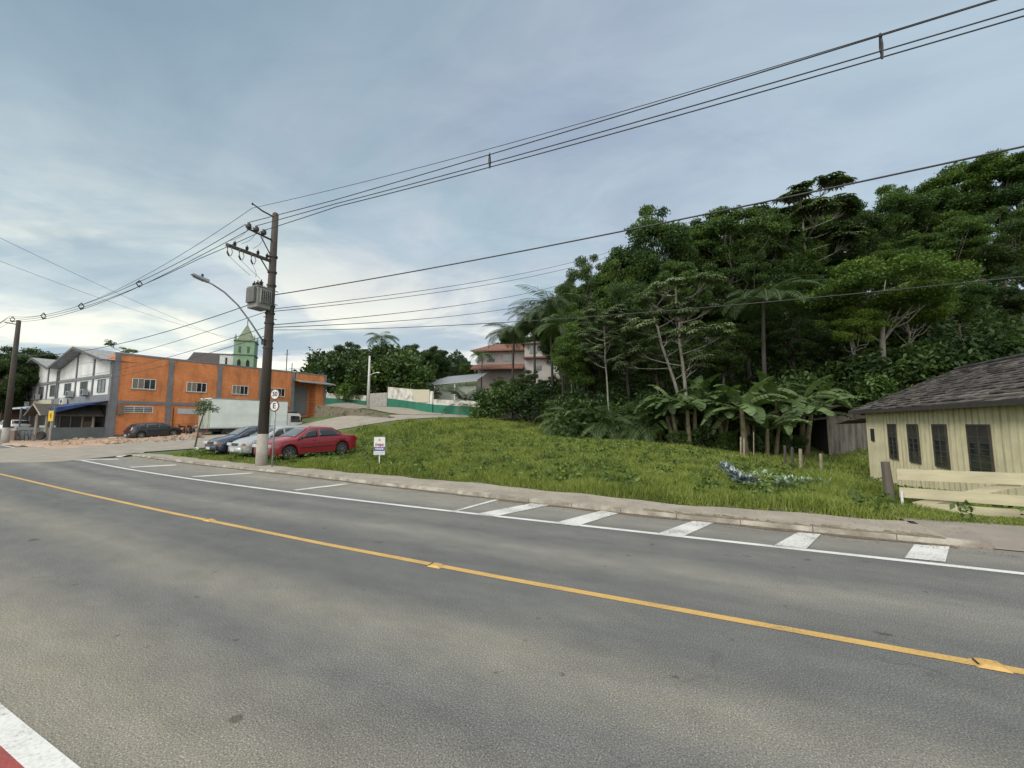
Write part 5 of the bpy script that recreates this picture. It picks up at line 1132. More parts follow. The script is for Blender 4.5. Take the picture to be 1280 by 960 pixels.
# ------------------------------------------------------------------ utility poles, wires, street light
PX, PY = -9.72, 16.2
AX = Vector((-.4305, -.9026, 0)); DR = Vector((.9026, -.4305, 0)); PAZ = math.atan2(-.9026, -.4305)
def insul(mb, x, z, y=0, s=1.0, up=1):
    pr = [(.012, 0), (.03, .02), (.055, .04), (.03, .06), (.06, .08), (.032, .1), (.055, .12), (.02, .15), (.012, .2)]
    mb.lathe([(r*s, z+up*h*s) for r, h in pr], 8, (x, y, 0))
M_porc = mat('dark_porcelain', (.035, .028, .025), (.05, .04, .035), 4, .35)
def pole_main():
    t_ = thing('utility_pole', 'dark concrete utility pole with pale painted foot carrying crossarms and transformer', 'utility pole', (PX, PY, .05), PAZ)
    H = 10.2
    obj('shaft', MB().tube([(0, 0, 1.23), (0, 0, H)], [.192, .115], 12), M_conc, t_, smooth=True)
    obj('painted_foot', MB().tube([(0, 0, -.3), (0, 0, 1.235)], [.218, .196], 12), mat('pale_foot_paint', (.36, .34, .30), (.24, .22, .19), 2.5, .9, 0, .3, 20), t_, smooth=True)
    obj('pole_cap', MB().tube([(0, 0, H), (0, 0, H+.05)], [.115, .08], 12), M_conc, t_)
    cl = MB()
    for z in (8.35, 7.7, 6.3, 6.0, 7.15, 5.6, 4.9, 4.6): obj('clamp_band', MB().lathe([(.16+.006*(10-z)*.9, z), (.16+.006*(10-z)*.9, z+.07)], 12), M_dark, t_)
    # messenger arm
    a = obj('top_arm', MB().tube([(0, 0, H-.15), (.55, 0, H-.12), (.95, 0, H-.02)], [.03, .03, .022], 6), M_dark, t_); mb = MB(); insul(mb, .95, H-.08, s=.6); obj('insulator', mb, M_porc, a)
    # bracket with three insulators
    a = obj('bracket_arm', MB().tube([(.0, 0, 9.05), (1.1, 0, 9.12)], .038, 6), M_dark, t_)
    for x in (.45, .75, 1.05):
        mb = MB(); mb.lathe([(.03, 9.12), (.1, 9.17), (.105, 9.25), (.09, 9.31), (.05, 9.35)], 12, (x, 0, 0)); obj('insulator', mb, M_porc, a)
    obj('strut', MB().tube([(.1, 0, 8.4), (.55, 0, 9.03)], .022, 6), M_dark, t_)
    # heavy crossarm
    a = obj('crossarm', MB().box((.9, 0, 8.18), (1.8, .09, .11)), M_conc, t_)
    for x in (.25, .62, 1.05, 1.5): mb = MB(); insul(mb, x, 8.24, s=1.1); obj('insulator', mb, M_porc, a)
    for x in (.85, 1.3, 1.72):
        f = obj('fuse_cutout', MB().tube([(x, .06, 8.2), (x+.09, .12, 8.08), (x+.10, .14, 7.85), (x+.02, .12, 7.75)], .032, 6), M_porc, a)
        mb = MB(); mb.tube([(x-.06, .07, 8.1), (x-.1, .1, 7.95), (x-.03, .12, 7.76)], .018, 6); f2 = obj('fuse_link', mb, M_steel, a)
    obj('strut', MB().tube([(.1, 0, 7.65), (.5, 0, 8.13)], .025, 6), M_dark, t_)
    # jumper wires
    for x, x2, z2 in ((.45, .85, 8.4), (.75, 1.3, 8.4), (1.05, 1.72, 8.35), (1.3, .5, 7.3), (.85, .7, 7.3), (1.72, .9, 7.3)):
        z1 = 9.2 if z2 > 8 else 7.78; pts = [(x+(x2-x)*k/8, .05+.15*math.sin(math.pi*k/8), z1+(z2-z1)*k/8-.12*math.sin(math.pi*k/8)) for k in range(9)]
        obj('jumper_wire', MB().tube(pts, .007, 5), M_black, t_)
    for z in (7.0, 6.45, 5.85): obj('step_bolt', MB().tube([(-.3, 0, z), (.25, 0, z)], .016, 6), M_dark, t_)
    for z, y in ((6.65, -.2), (6.05, -.2), (5.55, -.18), (5.15, -.17), (5.0, .17)): obj('cable_hook', MB().tube([(0, y*.7, z), (.0, y*1.3, z), (0, y*1.3, z+.09)], .014, 6), M_dark, t_)
    obj('drip_loop', MB().tube([(-.1, -.18, 6.7), (-.12, -.32, 6.5), (-.12, -.34, 6.3), (-.08, -.2, 6.15)], .012, 6), M_black, t_)
    obj('ground_cable', MB().tube([(-.02, -.2, .0), (-.02, -.185, 3.0), (-.02, -.16, 6)], .012, 5), M_black, t_)
pole_main()
def transformer():
    o_ = Vector((PX, PY, 6.12)); t_ = thing('transformer', 'grey pole mounted transformer with finned tank and three bushings', 'transformer', tuple(o_), PAZ)
    M_tr = mat('transformer_grey', (.20, .21, .20), (.15, .155, .15), 3, .6)
    obj('tank', MB().b2(.2, .82, -.36, .36, .02, .95), M_tr, t_, bevel=.04)
    for side in (-1, 1):
        for k in range(6): obj('cooling_fin', MB().b2(.27+.09*k, .285+.09*k, side*.361, side*.50, .22, .85), M_tr, t_)
    obj('radiator', MB().b2(.83, .93, -.28, .28, .25, .9), mat('dark_radiator', (.10, .105, .10), (.07, .075, .07), 5, .7), t_)
    obj('lid', MB().b2(.18, .84, -.38, .38, .953, 1.0), M_tr, t_)
    for y in (-.25, 0, .25):
        b = MB(); insul(b, .62, 1.0, y, 1.6); obj('bushing', b, M_porc, t_)
        obj('low_voltage_bushing', MB().lathe([(.03, 1.0), (.04, 1.06), (.015, 1.14)], 8, (.32, y, 0)), M_porc, t_)
    obj('mounting_bracket', MB().b2(.12, .2, -.2, .2, .3, .75), M_dark, t_); t_.scale = (.9, .85, .88)
transformer()
def street_light():
    t_ = thing('street_light', 'curved street light arm clamped to the utility pole', 'street light', (PX, PY, 4.95), PAZ)
    pts = [(.2, 0, -.05), (.75, 0, .62), (1.25, 0, 1.15), (1.75, 0, 1.5), (2.15, 0, 1.66), (2.4, 0, 1.72)]
    obj('arm', MB().tube(pts, .03, 8), M_steel, t_, smooth=True)
    hd = MB().add([(2.3, -.09, 1.68), (2.85, -.06, 1.80), (2.85, .06, 1.80), (2.3, .09, 1.68), (2.3, -.08, 1.78), (2.8, -.04, 1.86), (2.8, .04, 1.86), (2.3, .08, 1.78)], [(0, 1, 2, 3), (7, 6, 5, 4), (0, 4, 5, 1), (1, 5, 6, 2), (2, 6, 7, 3), (3, 7, 4, 0)])
    h_ = obj('lamp_head', hd, M_steel, t_); obj('lens', MB().box((2.6, 0, 1.725), (.34, .12, .03), Matrix.Rotation(R(-12), 3, 'Y')), M_glass2, h_); obj('photocell', MB().lathe([(.04, 1.83), (.04, 1.92), (.01, 1.94)], 8, (2.5, 0, 0)), M_dark, h_)
    obj('pole_clamp', MB().b2(.14, .24, -.08, .08, -.16, .05), M_dark, t_)
street_light()
FP = Vector((-41.0, 33.6)); FPz = hz(-41.0, 33.6)-.05
def plain_pole(x, y, z, H, label):
    t_ = thing('utility_pole', label, 'utility pole', (x, y, z), PAZ-.1)
    obj('shaft', MB().tube([(0, 0, 1.4), (0, 0, H)], [.21, .14], 12), M_conc, t_, smooth=True); obj('painted_foot', MB().tube([(0, 0, -.3), (0, 0, 1.405)], [.25, .216], 12), M_conc_lt, t_, smooth=True)
    obj('bracket_arm', MB().tube([(0, 0, H-.35), (.75, 0, H-.3)], .04, 6), M_dark, t_)
    return t_
plain_pole(FP.x, FP.y, FPz, 10.25, 'far left utility pole with whitish foot beside the wooden kiosk')
NP = Vector((PX, PY))+Vector((.9026, -.4305))*42
plain_pole(NP.x, NP.y, 0, 10.2, 'next utility pole along the pavement, behind the viewer')
def wire(name, pts3, r, label, group='power lines', cat='cable'):
    o0 = Vector(pts3[0]); t_ = obj(name, MB().tube([Vector(p)-o0 for p in pts3], r, 5), M_black, smooth=True); t_.location = o0; return tag(t_, label, cat, group)
def sagline(a, b, sag, n=40): a, b = Vector(a), Vector(b); return [a.lerp(b, k/n)-Vector((0, 0, 4*sag*(k/n)*(1-k/n))) for k in range(n+1)]
pole3 = Vector((PX, PY, 0)); np3 = Vector((NP.x, NP.y, 0)); fp3 = Vector((FP.x, FP.y, 0))
lat = [(.95, 10.05, .93, 'thin top wire'), (1.05, 9.42, .32, 'outer conductor'), (.75, 9.42, .60, 'middle conductor'), (.45, 9.36, .62, 'inner conductor')]
RIGHT = []; LEFT = []
def shifted(pr, sh, d0=4.5): return [p_+AX*sh*min(1, (p_-pr[0]).length/d0, (p_-pr[-1]).length/d0) for p_ in pr]
for off, z, sag, nm in lat:
    a = pole3+AX*off+Vector((0, 0, z)); b = np3+AX*off+Vector((0, 0, z-.15)); sh_ = {.95: 0, 1.05: -.1, .75: .15, .45: .38}[off]; pr = shifted(sagline(a, b, sag, 84), sh_); RIGHT.append(pr)
    wire('power_line', pr, .014 if nm != 'thin top wire' else .009, nm+' of the high bundle running right from the pole', 'high bundle of wires')
    zl_ = {'thin top wire': 10.45, 'outer conductor': 10.25, 'middle conductor': 10.0, 'inner conductor': 10.0}[nm]
    o2 = {'thin top wire': .5, 'outer conductor': .62, 'middle conductor': .45, 'inner conductor': .75}[nm]
    b = fp3+AX*o2+Vector((0, 0, zl_)); sl_ = {'thin top wire': 1.35, 'outer conductor': 1.0, 'middle conductor': 1.1, 'inner conductor': 1.05}[nm]
    pr = shifted(sagline(a, b, sl_, 84), sh_*.6); wire('power_line', pr, .014 if nm != 'thin top wire' else .010, nm+' of the high bundle running left to the far pole', 'high bundle of wires'); LEFT.append(pr)
    d2 = Vector((math.cos(FA), math.sin(FA), 0)); b2_ = b+d2*42
    wire('power_line', sagline(b, b2_, .9), .014, nm+' of the high bundle beyond the far pole', 'high bundle of wires')
def spacer(span, f_, label, s=1.0):
    P = [pr[min(int(round(f_*84)), 84)] for pr in span]
    c = (P[1]+P[3])/2; t_ = thing('line_spacer', label, 'line spacer', (c.x, c.y, c.z), PAZ, 'spacers holding the high wires apart')
    zt_, zb_ = P[1].z-c.z+.09*s, min(P[2].z, P[3].z)-c.z-.07*s; w_ = .05*s if s < 1.1 else .13
    mid_ = (zt_+zb_)/2
    for u_, v_ in (((0, zt_), (-w_, mid_)), ((-w_, mid_), (0, zb_)), ((0, zt_), (w_, mid_)), ((w_, mid_), (0, zb_))): obj('arm', MB().tube([(u_[0], 0, u_[1]), (v_[0], 0, v_[1])], .02*s, 6), M_black, t_)
    for pw in P[1:]:
        d_ = Matrix.Rotation(-PAZ, 3, 'Z') @ (pw-c); obj('wire_clip', MB().tube([(0, 0, d_.z), (d_.x, 0, d_.z)], .022*s, 6) if abs(d_.x) > .01 else MB().lathe([(.02, d_.z-.03), (.045, d_.z), (.02, d_.z+.05)], 8), M_black, t_)
spacer(RIGHT, 10.5/42, 'black wire spacer on the high bundle above the middle of the lot'); spacer(RIGHT, 18.8/42, 'black wire spacer on the high bundle at upper right')
for f_, lb in ((.29, 'black wire spacer nearest the pole on the left span'), (.51, 'black wire spacer, second from the pole on the left span'), (.72, 'black wire spacer, third from the pole on the left span'), (.94, 'black wire spacer just beside the far left pole')): spacer(LEFT, f_, lb, 1.25)
# thick low cable
a = pole3+Vector((-.0, 0, 6.82))+DR*.2
wire('service_cable', sagline(a, np3+Vector((0, 0, 7.9)), .62), .02, 'thick twisted cable running right from beside the transformer')
b = fp3+Vector((0, 0, 7.35)); wire('service_cable', sagline(pole3+Vector((0, 0, 6.55))+AX*.3-DR*.2, b, .75), .017, 'thick twisted cable dipping left from the transformer to the far pole')
wire('telephone_cable', sagline(pole3+Vector((0, 0, 5.4))+DR*.15, np3+Vector((0, 0, 5.4)), 1.08), .011, 'lowest telephone cable running right across the front of the lot', 'telephone cables')
for z, px, py, Yd, sg, r__, lb in ((6.25, 765, 314, 36, .5, .014, 'upper of the thin cables slanting up right into the trees'), (6.15, 765, 320, 37, .55, .014, 'second of the thin cables slanting up right into the trees'), (5.6, 715, 352, 40, .5, .016, 'third of the thin cables slanting up right into the trees'), (5.5, 700, 372, 40, .5, .016, 'fourth of the thin cables slanting up right to the palms')):
    wire('telephone_cable', sagline(pole3+Vector((0, 0, z))+DR*.17, at(px, py, Yd), sg), r__, lb, 'telephone cables')
for z, py, lb in ((6.2, 455, 'upper thin telephone cable running left from the pole'), (5.55, 470, 'lower thin telephone cable running left from the pole'), (5.2, 478, 'lowest thin telephone cable running left from the pole')):
    q = at(100, py, 37.5); wire('telephone_cable', sagline(pole3+Vector((0, 0, z))-DR*.17, q, .3), .013, lb, 'telephone cables')
for p0, p1, lb in (((-60, 268, 24), (330, 440, 62), 'upper thin wire crossing the sky at far left'), ((-60, 303, 26), (300, 425, 62), 'lower thin wire crossing the sky at far left')):
    wire('telephone_cable', sagline(at(*p0), at(*p1), .6), .012, lb, 'thin wires crossing at far left')

# ------------------------------------------------------------------ signs
def round_sign():
    b = at(340, 585, 15.75); t_ = thing('road_sign', 'round speed limit 50 sign above round parking E sign on a grey post', 'road sign', (b.x, b.y, .08), R(-14)+math.pi)
    # built facing local +y (towards the viewer after the half turn)
    obj('post', MB().tube([(0, 0, -.1), (0, 0, 2.75)], .03, 8), M_steel, t_, smooth=True)
    M_ring = mat('faded_red_ring', (.13, .035, .03), (.09, .03, .028), 4, .6)
    for z, s_, nm in ((2.72, '50', 'speed_disc'), (2.27, 'E', 'parking_disc')):
        d = MB(); d.lathe([(.215, .035), (.215, .05)], 28, (0, 0, z), 'Y'); o_ = obj(nm, d, M_ring, t_)
        d = MB(); d.lathe([(.172, .0505), (.172, .054)], 28, (0, 0, z), 'Y'); obj('white_face', d, M_white, o_)
        text('number' if s_ == '50' else 'letter', s_, .23 if s_ == '50' else .29, M_black, o_, (0, .056, z), (R(90), 0, R(180)), bold=.006)
round_sign()
def sale_sign():
    b = gr(474, 583, .16); t_ = thing('sale_sign', 'small white estate agent board on a stake with red writing and blue band', 'sign', (b.x, b.y, .1), R(175))
    k = b.y/F; w_ = 14.2*k; h_ = 22.5*k; zc0 = (583-545)*k
    obj('stake', MB().box((0, 0, zc0/2-.1), (.035, .035, zc0+.2)), M_white, t_)
    bo = obj('board', MB().b2(-w_/2, w_/2, .02, .035, zc0-h_+.02, zc0), M_white, t_)
    M_blue = mat('blue_band', (.03, .07, .30), (.03, .06, .25), 4, .5); M_red = mat('red_lettering', (.30, .03, .04), (.25, .03, .04), 4, .5); M_gr = mat('grey_print', (.3, .32, .36), (.25, .27, .3), 4, .6)
    z1 = zc0-h_*.53; obj('blue_band', MB().b2(-w_/2+.004, w_/2-.004, .0355, .0375, z1-h_*.23, z1), M_blue, bo)
    text('lettering', 'mapa', h_*.23, M_red, bo, (0, .038, zc0-h_*.40), (R(90), 0, R(180)), bold=.004)
    text('lettering', 'VENDE', h_*.155, M_white, bo, (0, .039, z1-h_*.115), (R(90), 0, R(180)), bold=.003)
    obj('logo', MB().lathe([(.045, .036), (.045, .038)], 12, (0, 0, zc0-h_*.16), 'Y'), M_gr, bo)
    for z in (.84, .92): obj('small_print', MB().b2(-w_*.36, w_*.36, .0355, .037, zc0-h_*z-.008, zc0-h_*z+.008), M_gr, bo)
sale_sign()

# ------------------------------------------------------------------ vehicles
def smooth(x, pts):
    """piecewise interpolation with soft corners"""
    xs = [p[0] for p in pts]; ys = [p[1] for p in pts]
    return float(np.mean([np.interp(x+d, xs, ys) for d in (-.05, -.02, 0, .02, .05)]))
def make_car(name, label, paint, spec, loc, rz, tint=None, group=None):
    """local +x is the nose. spec: L, W, H, top profile, waist profile, window x ranges, doors"""
    t_ = thing(name, label, 'car', loc, rz, group)
    L, W, H = spec['L'], spec['W'], spec['H']; hw = W/2; xf, xr = L/2, -L/2; wf, wr = spec['wf'], spec['wr']; RW = .30
    top = spec['top']; waist = spec['waist']
    def zt(x): return smooth(x, top)
    def zw(x): return min(smooth(x, waist), zt(x)-.02)
    def half(x):
        e = max(0, (abs(x)-(L/2-.55))/.55); return hw*(1-.17*e**2.2)
    def topw(x):
        g = np.clip((zt(x)-zw(x))/(H-.93), 0, 1); return half(x)*(.90-.17*g)
    def zbot(x):
        z = .20+.07*max(0, (abs(x)-(L/2-.4))/.4)
        for wx in (wf, wr):
            d = abs(x-wx); ra = RW+.06
            if d < ra: z = max(z, .29+math.sqrt(ra*ra-d*d))
        return z
    xs = sorted(set(list(np.linspace(xr, xf, 64))+[wx+(RW+.06)*c for wx in (wf, wr) for c in (-1.001, -.97, -.85, -.6, -.3, 0, .3, .6, .85, .97, 1.001)]))
    def sec(x):
        h_ = half(x); a, b, c = zbot(x), zw(x), zt(x); tw = topw(x); m_ = .52
        a2 = min(a, b-.05)
        pts = [(h_*.93, a2-.001), (h_*.985, a2+.03), (h_, max(a2+.05, m_)), (h_*.99, max(a2+.07, b-.10)), (h_*.955, b), (tw+.02*h_, c-.07 if c-b > .12 else b+(c-b)*.45), (tw*.93, c-.018), (tw*.55, c+.004), (0, c+.012)]
        return pts
    V = []; F_ = []; K = len(sec(0)); full = []
    for x in xs:
        s_ = sec(x); ring = [(y, z) for y, z in s_]+[(-y, z) for y, z in s_[-2::-1]]; full.append(ring)
        # the nose and tail lean
        for y, z in ring:
            xx = x
            if x >= xf-.001: xx = x-.10*max(0, (z-.55))-.05*(abs(y)/hw)**2
            if x <= xr+.001: xx = x+.08*max(0, (z-.6))+.05*(abs(y)/hw)**2
            V.append((xx, y, z))
    n = 2*K-1
    for i in range(len(xs)-1):
        for k in range(n-1): F_.append((i*n+k, i*n+k+1, (i+1)*n+k+1, (i+1)*n+k))
    F_ += [tuple(range(n)), tuple((len(xs)-1)*n+k for k in range(n))[::-1]]
    body = obj('body', MB().add(V, F_), paint, t_, smooth=True)
    md = body.modifiers.new('edges', 'EDGE_SPLIT'); md.split_angle = R(38)
    obj('underbody', MB().b2(xr+.15, xf-.15, -hw*.80, hw*.80, .17, .55), M_black, t_)
    # glasshouse
    def side_pt(x, v, sg, off=.008):
        b, c = zw(x), zt(x); y0, z0 = half(x)*.955, b; y1, z1 = topw(x)+.02*half(x), c-.07
        y = y0+(y1-y0)*v; z = z0+(z1-z0)*v; return (x, sg*(y+off), z+off*.3)
    def side_win(nm, xa0, xb0, xa1, xb1, v0=.06, v1=.90, dark=True):
        for sg in (-1, 1):
            vs = []; fs = []; m_ = 8
            for i in range(m_+1):
                for j in range(4):
                    v = v0+(v1-v0)*j/3; f_ = i/m_; xa = xa0+(xa1-xa0)*j/3; xb = xb0+(xb1-xb0)*j/3; vs.append(side_pt(xa+(xb-xa)*f_, v, sg))
            for i in range(m_):
                for j in range(3): fs.append((i*4+j, i*4+j+1, (i+1)*4+j+1, (i+1)*4+j))
            o_ = obj(nm, MB().add(vs, fs), tint or M_glass, t_, smooth=True, fix=False)
            md = o_.modifiers.new('thick', 'SOLIDIFY'); md.thickness = .006; md.offset = 0
    for w_ in spec['side']: side_win('side_window', *w_)
    def top_win(nm, xa, xb, wdt):
        vs = []; fs = []; m_ = 8; q = 6
        for i in range(m_+1):
            x = xa+(xb-xa)*i/m_; tw = topw(x)*wdt; s_ = (zt(x+.01)-zt(x-.01))/.02; nl = math.hypot(1, s_)
            for j in range(q+1):
                y = tw*(-1+2*j/q); z = zt(x)+.012*(1-(abs(y)/max(tw, .01))**2*.9); vs.append((x-s_/nl*.010, y, z+.010/nl))
        for i in range(m_):
            for j in range(q): fs.append((i*(q+1)+j, i*(q+1)+j+1, (i+1)*(q+1)+j+1, (i+1)*(q+1)+j))
        o_ = obj(nm, MB().add(vs, fs), M_glass2 if nm == 'windscreen' else M_glass, t_, smooth=True, fix=False); md = o_.modifiers.new('thick', 'SOLIDIFY'); md.thickness = .006; md.offset = 0
    top_win('windscreen', spec['ws'][0], spec['ws'][1], .93); top_win('rear_window', spec['rw'][0], spec['rw'][1], .90)
    # seams, trim and handles follow the body side
    def skin(x, z, sg, off=.004):
        s_ = sec(x)[:6]; zs = [q[1] for q in s_]; ys = [q[0] for q in s_]; return Vector((x, sg*(float(np.interp(z, zs, ys))+off), z))
    for sg in (-1, 1):
        for x0, x1 in spec['seams']:
            zz = np.linspace(.27, zw(x0)-.01, 7); obj('door_seam', MB().tube([skin(x0+(x1-x0)*k/6, z, sg, .0) for k, z in enumerate(zz)], .006, 4), M_black, t_)
        xs2 = np.linspace(wr+.42, wf-.42, 14); obj('side_moulding', MB().tube([skin(x, .50, sg, .004) for x in xs2], .022, 6), spec.get('mould', M_black), t_)
        xs2 = np.linspace(wr+.40, wf-.40, 10); obj('sill', MB().tube([skin(x, .22, sg, -.01) for x in xs2], .035, 6), M_black, t_)
        for hx in spec['handles']: p_ = skin(hx, zw(hx)-.11, sg, .012); obj('door_handle', MB().box(p_, (.15, .02, .028)), M_black, t_)
        mx = spec['mirror']; b = skin(mx, zw(mx)-.03, sg, 0); mi = obj('mirror', MB().box(b+Vector((0, sg*.10, .07)), (.09, .17, .12)), spec.get('mirror_m', M_black), t_, bevel=.02)
    # bumpers: bands round nose and tail
    for nm, s_, x_ in (('front_bumper', 1, xf), ('rear_bumper', -1, xr)):
        pts = []
        for k in range(-6, 7):
            y = hw*.95*k/6; xx = x_-s_*(.30*(abs(k)/6)**5+.05*(abs(y)/hw)**2)+s_*.03; pts.append(Vector((xx, y, 0)))
        mb = MB(); vs = []; fs = []
        prof = [(-.03, .235), (.025, .27), (.04, .36), (.035, .46), (-.02, .50), (-.10, .5)]
        for i, p_ in enumerate(pts):
            for o__, z in prof: vs.append((p_.x+s_*o__, p_.y*(1+.02*(o__ > 0)), z))
        q = len(prof)
        for i in range(len(pts)-1):
            for k in range(q-1): fs.append((i*q+k, i*q+k+1, (i+1)*q+k+1, (i+1)*q+k))
        bo = obj(nm, mb.add(vs, fs), spec.get('bump', paint), t_, smooth=True); 
        pl = obj('number_plate', MB().box((x_+s_*.073, 0, .38), (.008, .42, .13)), mat('plate_grey', (.5, .5, .5), (.42, .42, .42), 5, .5), bo)
    # lights and grille
    for sg in (-1, 1):
        obj('headlight', MB().box((xf-.055, sg*hw*.68, .63), (.1, .34, .13), Matrix.Rotation(sg*R(-10), 3, 'Z')), mat('headlight_glass', (.55, .56, .56), (.4, .4, .4), 12, .12), t_, bevel=.02)
        obj('indicator', MB().box((xf-.12, sg*hw*.915, .62), (.12, .05, .11), Matrix.Rotation(sg*R(-30), 3, 'Z')), mat('amber_lens', (.45, .16, .03), (.4, .14, .03), 5, .3), t_)
        obj('tail_light', MB().box((xr+.06, sg*hw*.74, .72), (.09, .30, .15), Matrix.Rotation(sg*R(10), 3, 'Z')), mat('red_lens', (.30, .015, .015), (.22, .01, .01), 5, .25), t_, bevel=.02)
    obj('grille', MB().box((xf-.045, 0, .62), (.06, hw*.72, .11)), M_black, t_)
    for wx in (wf, wr):
        for sg in (-1, 1):
            ty = MB(); ty.lathe([(.19, -.085), (.27, -.09), (.295, -.07), (.30, 0), (.295, .07), (.27, .09), (.19, .085)], 26, (0, 0, 0), 'Y')
            wh = obj('wheel', ty, M_rubber, t_, smooth=True); wh.location = (wx, sg*(hw-.105), .30)
            rm = MB(); rm.lathe([(.195, sg*.075), (.185, sg*.088), (.15, sg*.06), (.06, sg*.07), (.05, sg*.092), (.001, sg*.094)], 22, (0, 0, 0), 'Y')
            for k in range(7):
                th = k*6.283/7; rm.box((math.cos(th)*.115, sg*.078, math.sin(th)*.115), (.13, .02, .03), Matrix.Rotation(-th, 3, 'Y'))
            obj('rim', rm, spec.get('rim', M_steel), wh)
            arch = MB(); vs = []
            obj('wheel_arch', MB().lathe([(.345, -.02), (.345, .02)], 20, (wx, sg*(hw-.16), .31), 'Y'), M_void, t_)
    return t_
def paintm(name, c, coat=.7, rough=.35, metal=0): return mat(name, c, tuple(x*.85 for x in c), 1.5, rough, metal, coat=coat)
sed = dict(L=4.15, W=1.66, H=1.36, wf=1.28, wr=-1.20,
           top=[(-2.08, .84), (-2.0, .93), (-1.35, .965), (-.72, 1.33), (-.45, 1.355), (.15, 1.36), (.38, 1.33), (1.05, .945), (1.6, .86), (1.95, .76), (2.08, .66)],
           waist=[(-2.08, .80), (-1.9, .88), (-1.3, .92), (0, .90), (1.0, .87), (1.6, .80), (1.95, .70), (2.08, .62)],
           side=[(.02, .86, .02, .36), (-1.22, -.06, -.80, -.06)], ws=(1.0, .44), rw=(-1.28, -.78), seams=[(-.02, -.02), (.98, .94)], handles=[.18], mirror=.86)
hatch = dict(L=3.75, W=1.62, H=1.40, wf=1.20, wr=-1.20,
           top=[(-1.87, .80), (-1.84, .98), (-1.45, 1.30), (-1.2, 1.37), (-.4, 1.40), (.1, 1.39), (.32, 1.35), (1.02, .96), (1.5, .86), (1.76, .76), (1.87, .64)],
           waist=[(-1.87, .78), (-1.7, .91), (0, .89), (1.0, .88), (1.5, .80), (1.76, .70), (1.87, .60)],
           side=[(.0, .86, .0, .32), (-1.35, -.08, -1.22, -.08)], ws=(.98, .38), rw=(-1.78, -1.42), seams=[(-.04, -.04), (.94, .90), (-.9, -1.0)], handles=[.12], mirror=.84)
hatch4 = dict(hatch, side=[(.08, .86, .08, .32), (-.80, .0, -.80, .0), (-1.38, -.88, -1.26, -.88)], seams=[(.04, .04), (.94, .90), (-.84, -.95)], handles=[.2, -.66], L=3.95)
fr_ = Vector((-.56, -.83)); rzc = math.atan2(-.83, -.56)
def put(spec, nm, x, y, label, paint, rz, dz=0, **kw):
    zf = hz(x+math.cos(rz)*1.2, y+math.sin(rz)*1.2); zr_ = hz(x-math.cos(rz)*1.2, y-math.sin(rz)*1.2); s_ = dict(spec); s_.update(kw)
    t_ = make_car(nm, label, paint, s_, (x, y, (zf+zr_)/2+dz), rz); t_.rotation_euler = (0, -math.atan2(zf-zr_, 2.4), rz); return t_
M_rim = mat('silver_rim', (.34, .34, .34), (.26, .26, .26), 4, .35, .6)
put(sed, 'parked_car', -9.4, 19.25, 'red two door saloon parked on the grass nearest the sale sign', paintm('faded_red_paint', (.24, .008, .018), .5, .4), rzc, bump=M_black, rim=mat('dark_rim', (.2, .2, .2), (.13, .13, .13), 4, .4, .5))
put(hatch4, 'parked_car', -11.75, 20.9, 'silver hatchback parked on the grass between the red and dark blue cars', paintm('silver_paint', (.42, .45, .46), .5, .3, .35), rzc, rim=M_rim, mould=M_steel, mirror_m=paintm('silver_paint', (.4, .4, .4)))
put(hatch4, 'parked_car', -14.05, 22.5, 'dark blue hatchback parked leftmost of the three on the grass', paintm('navy_paint', (.015, .03, .065), .8, .25), rzc, bump=M_black, rim=M_rim)
put(hatch4, 'parked_car', -33.1, 38.4, 'black hatchback parked in front of the orange wall', paintm('black_paint', (.014, .015, .016), .6, .3), SA+.05, rim=M_rim)
put(hatch4, 'parked_car', -49.0, 40.6, 'white hatchback partly hidden behind the far left pole and kiosk', paintm('white_car_paint', (.62, .63, .63), .5, .35), FA+.1, .55, rim=M_rim)

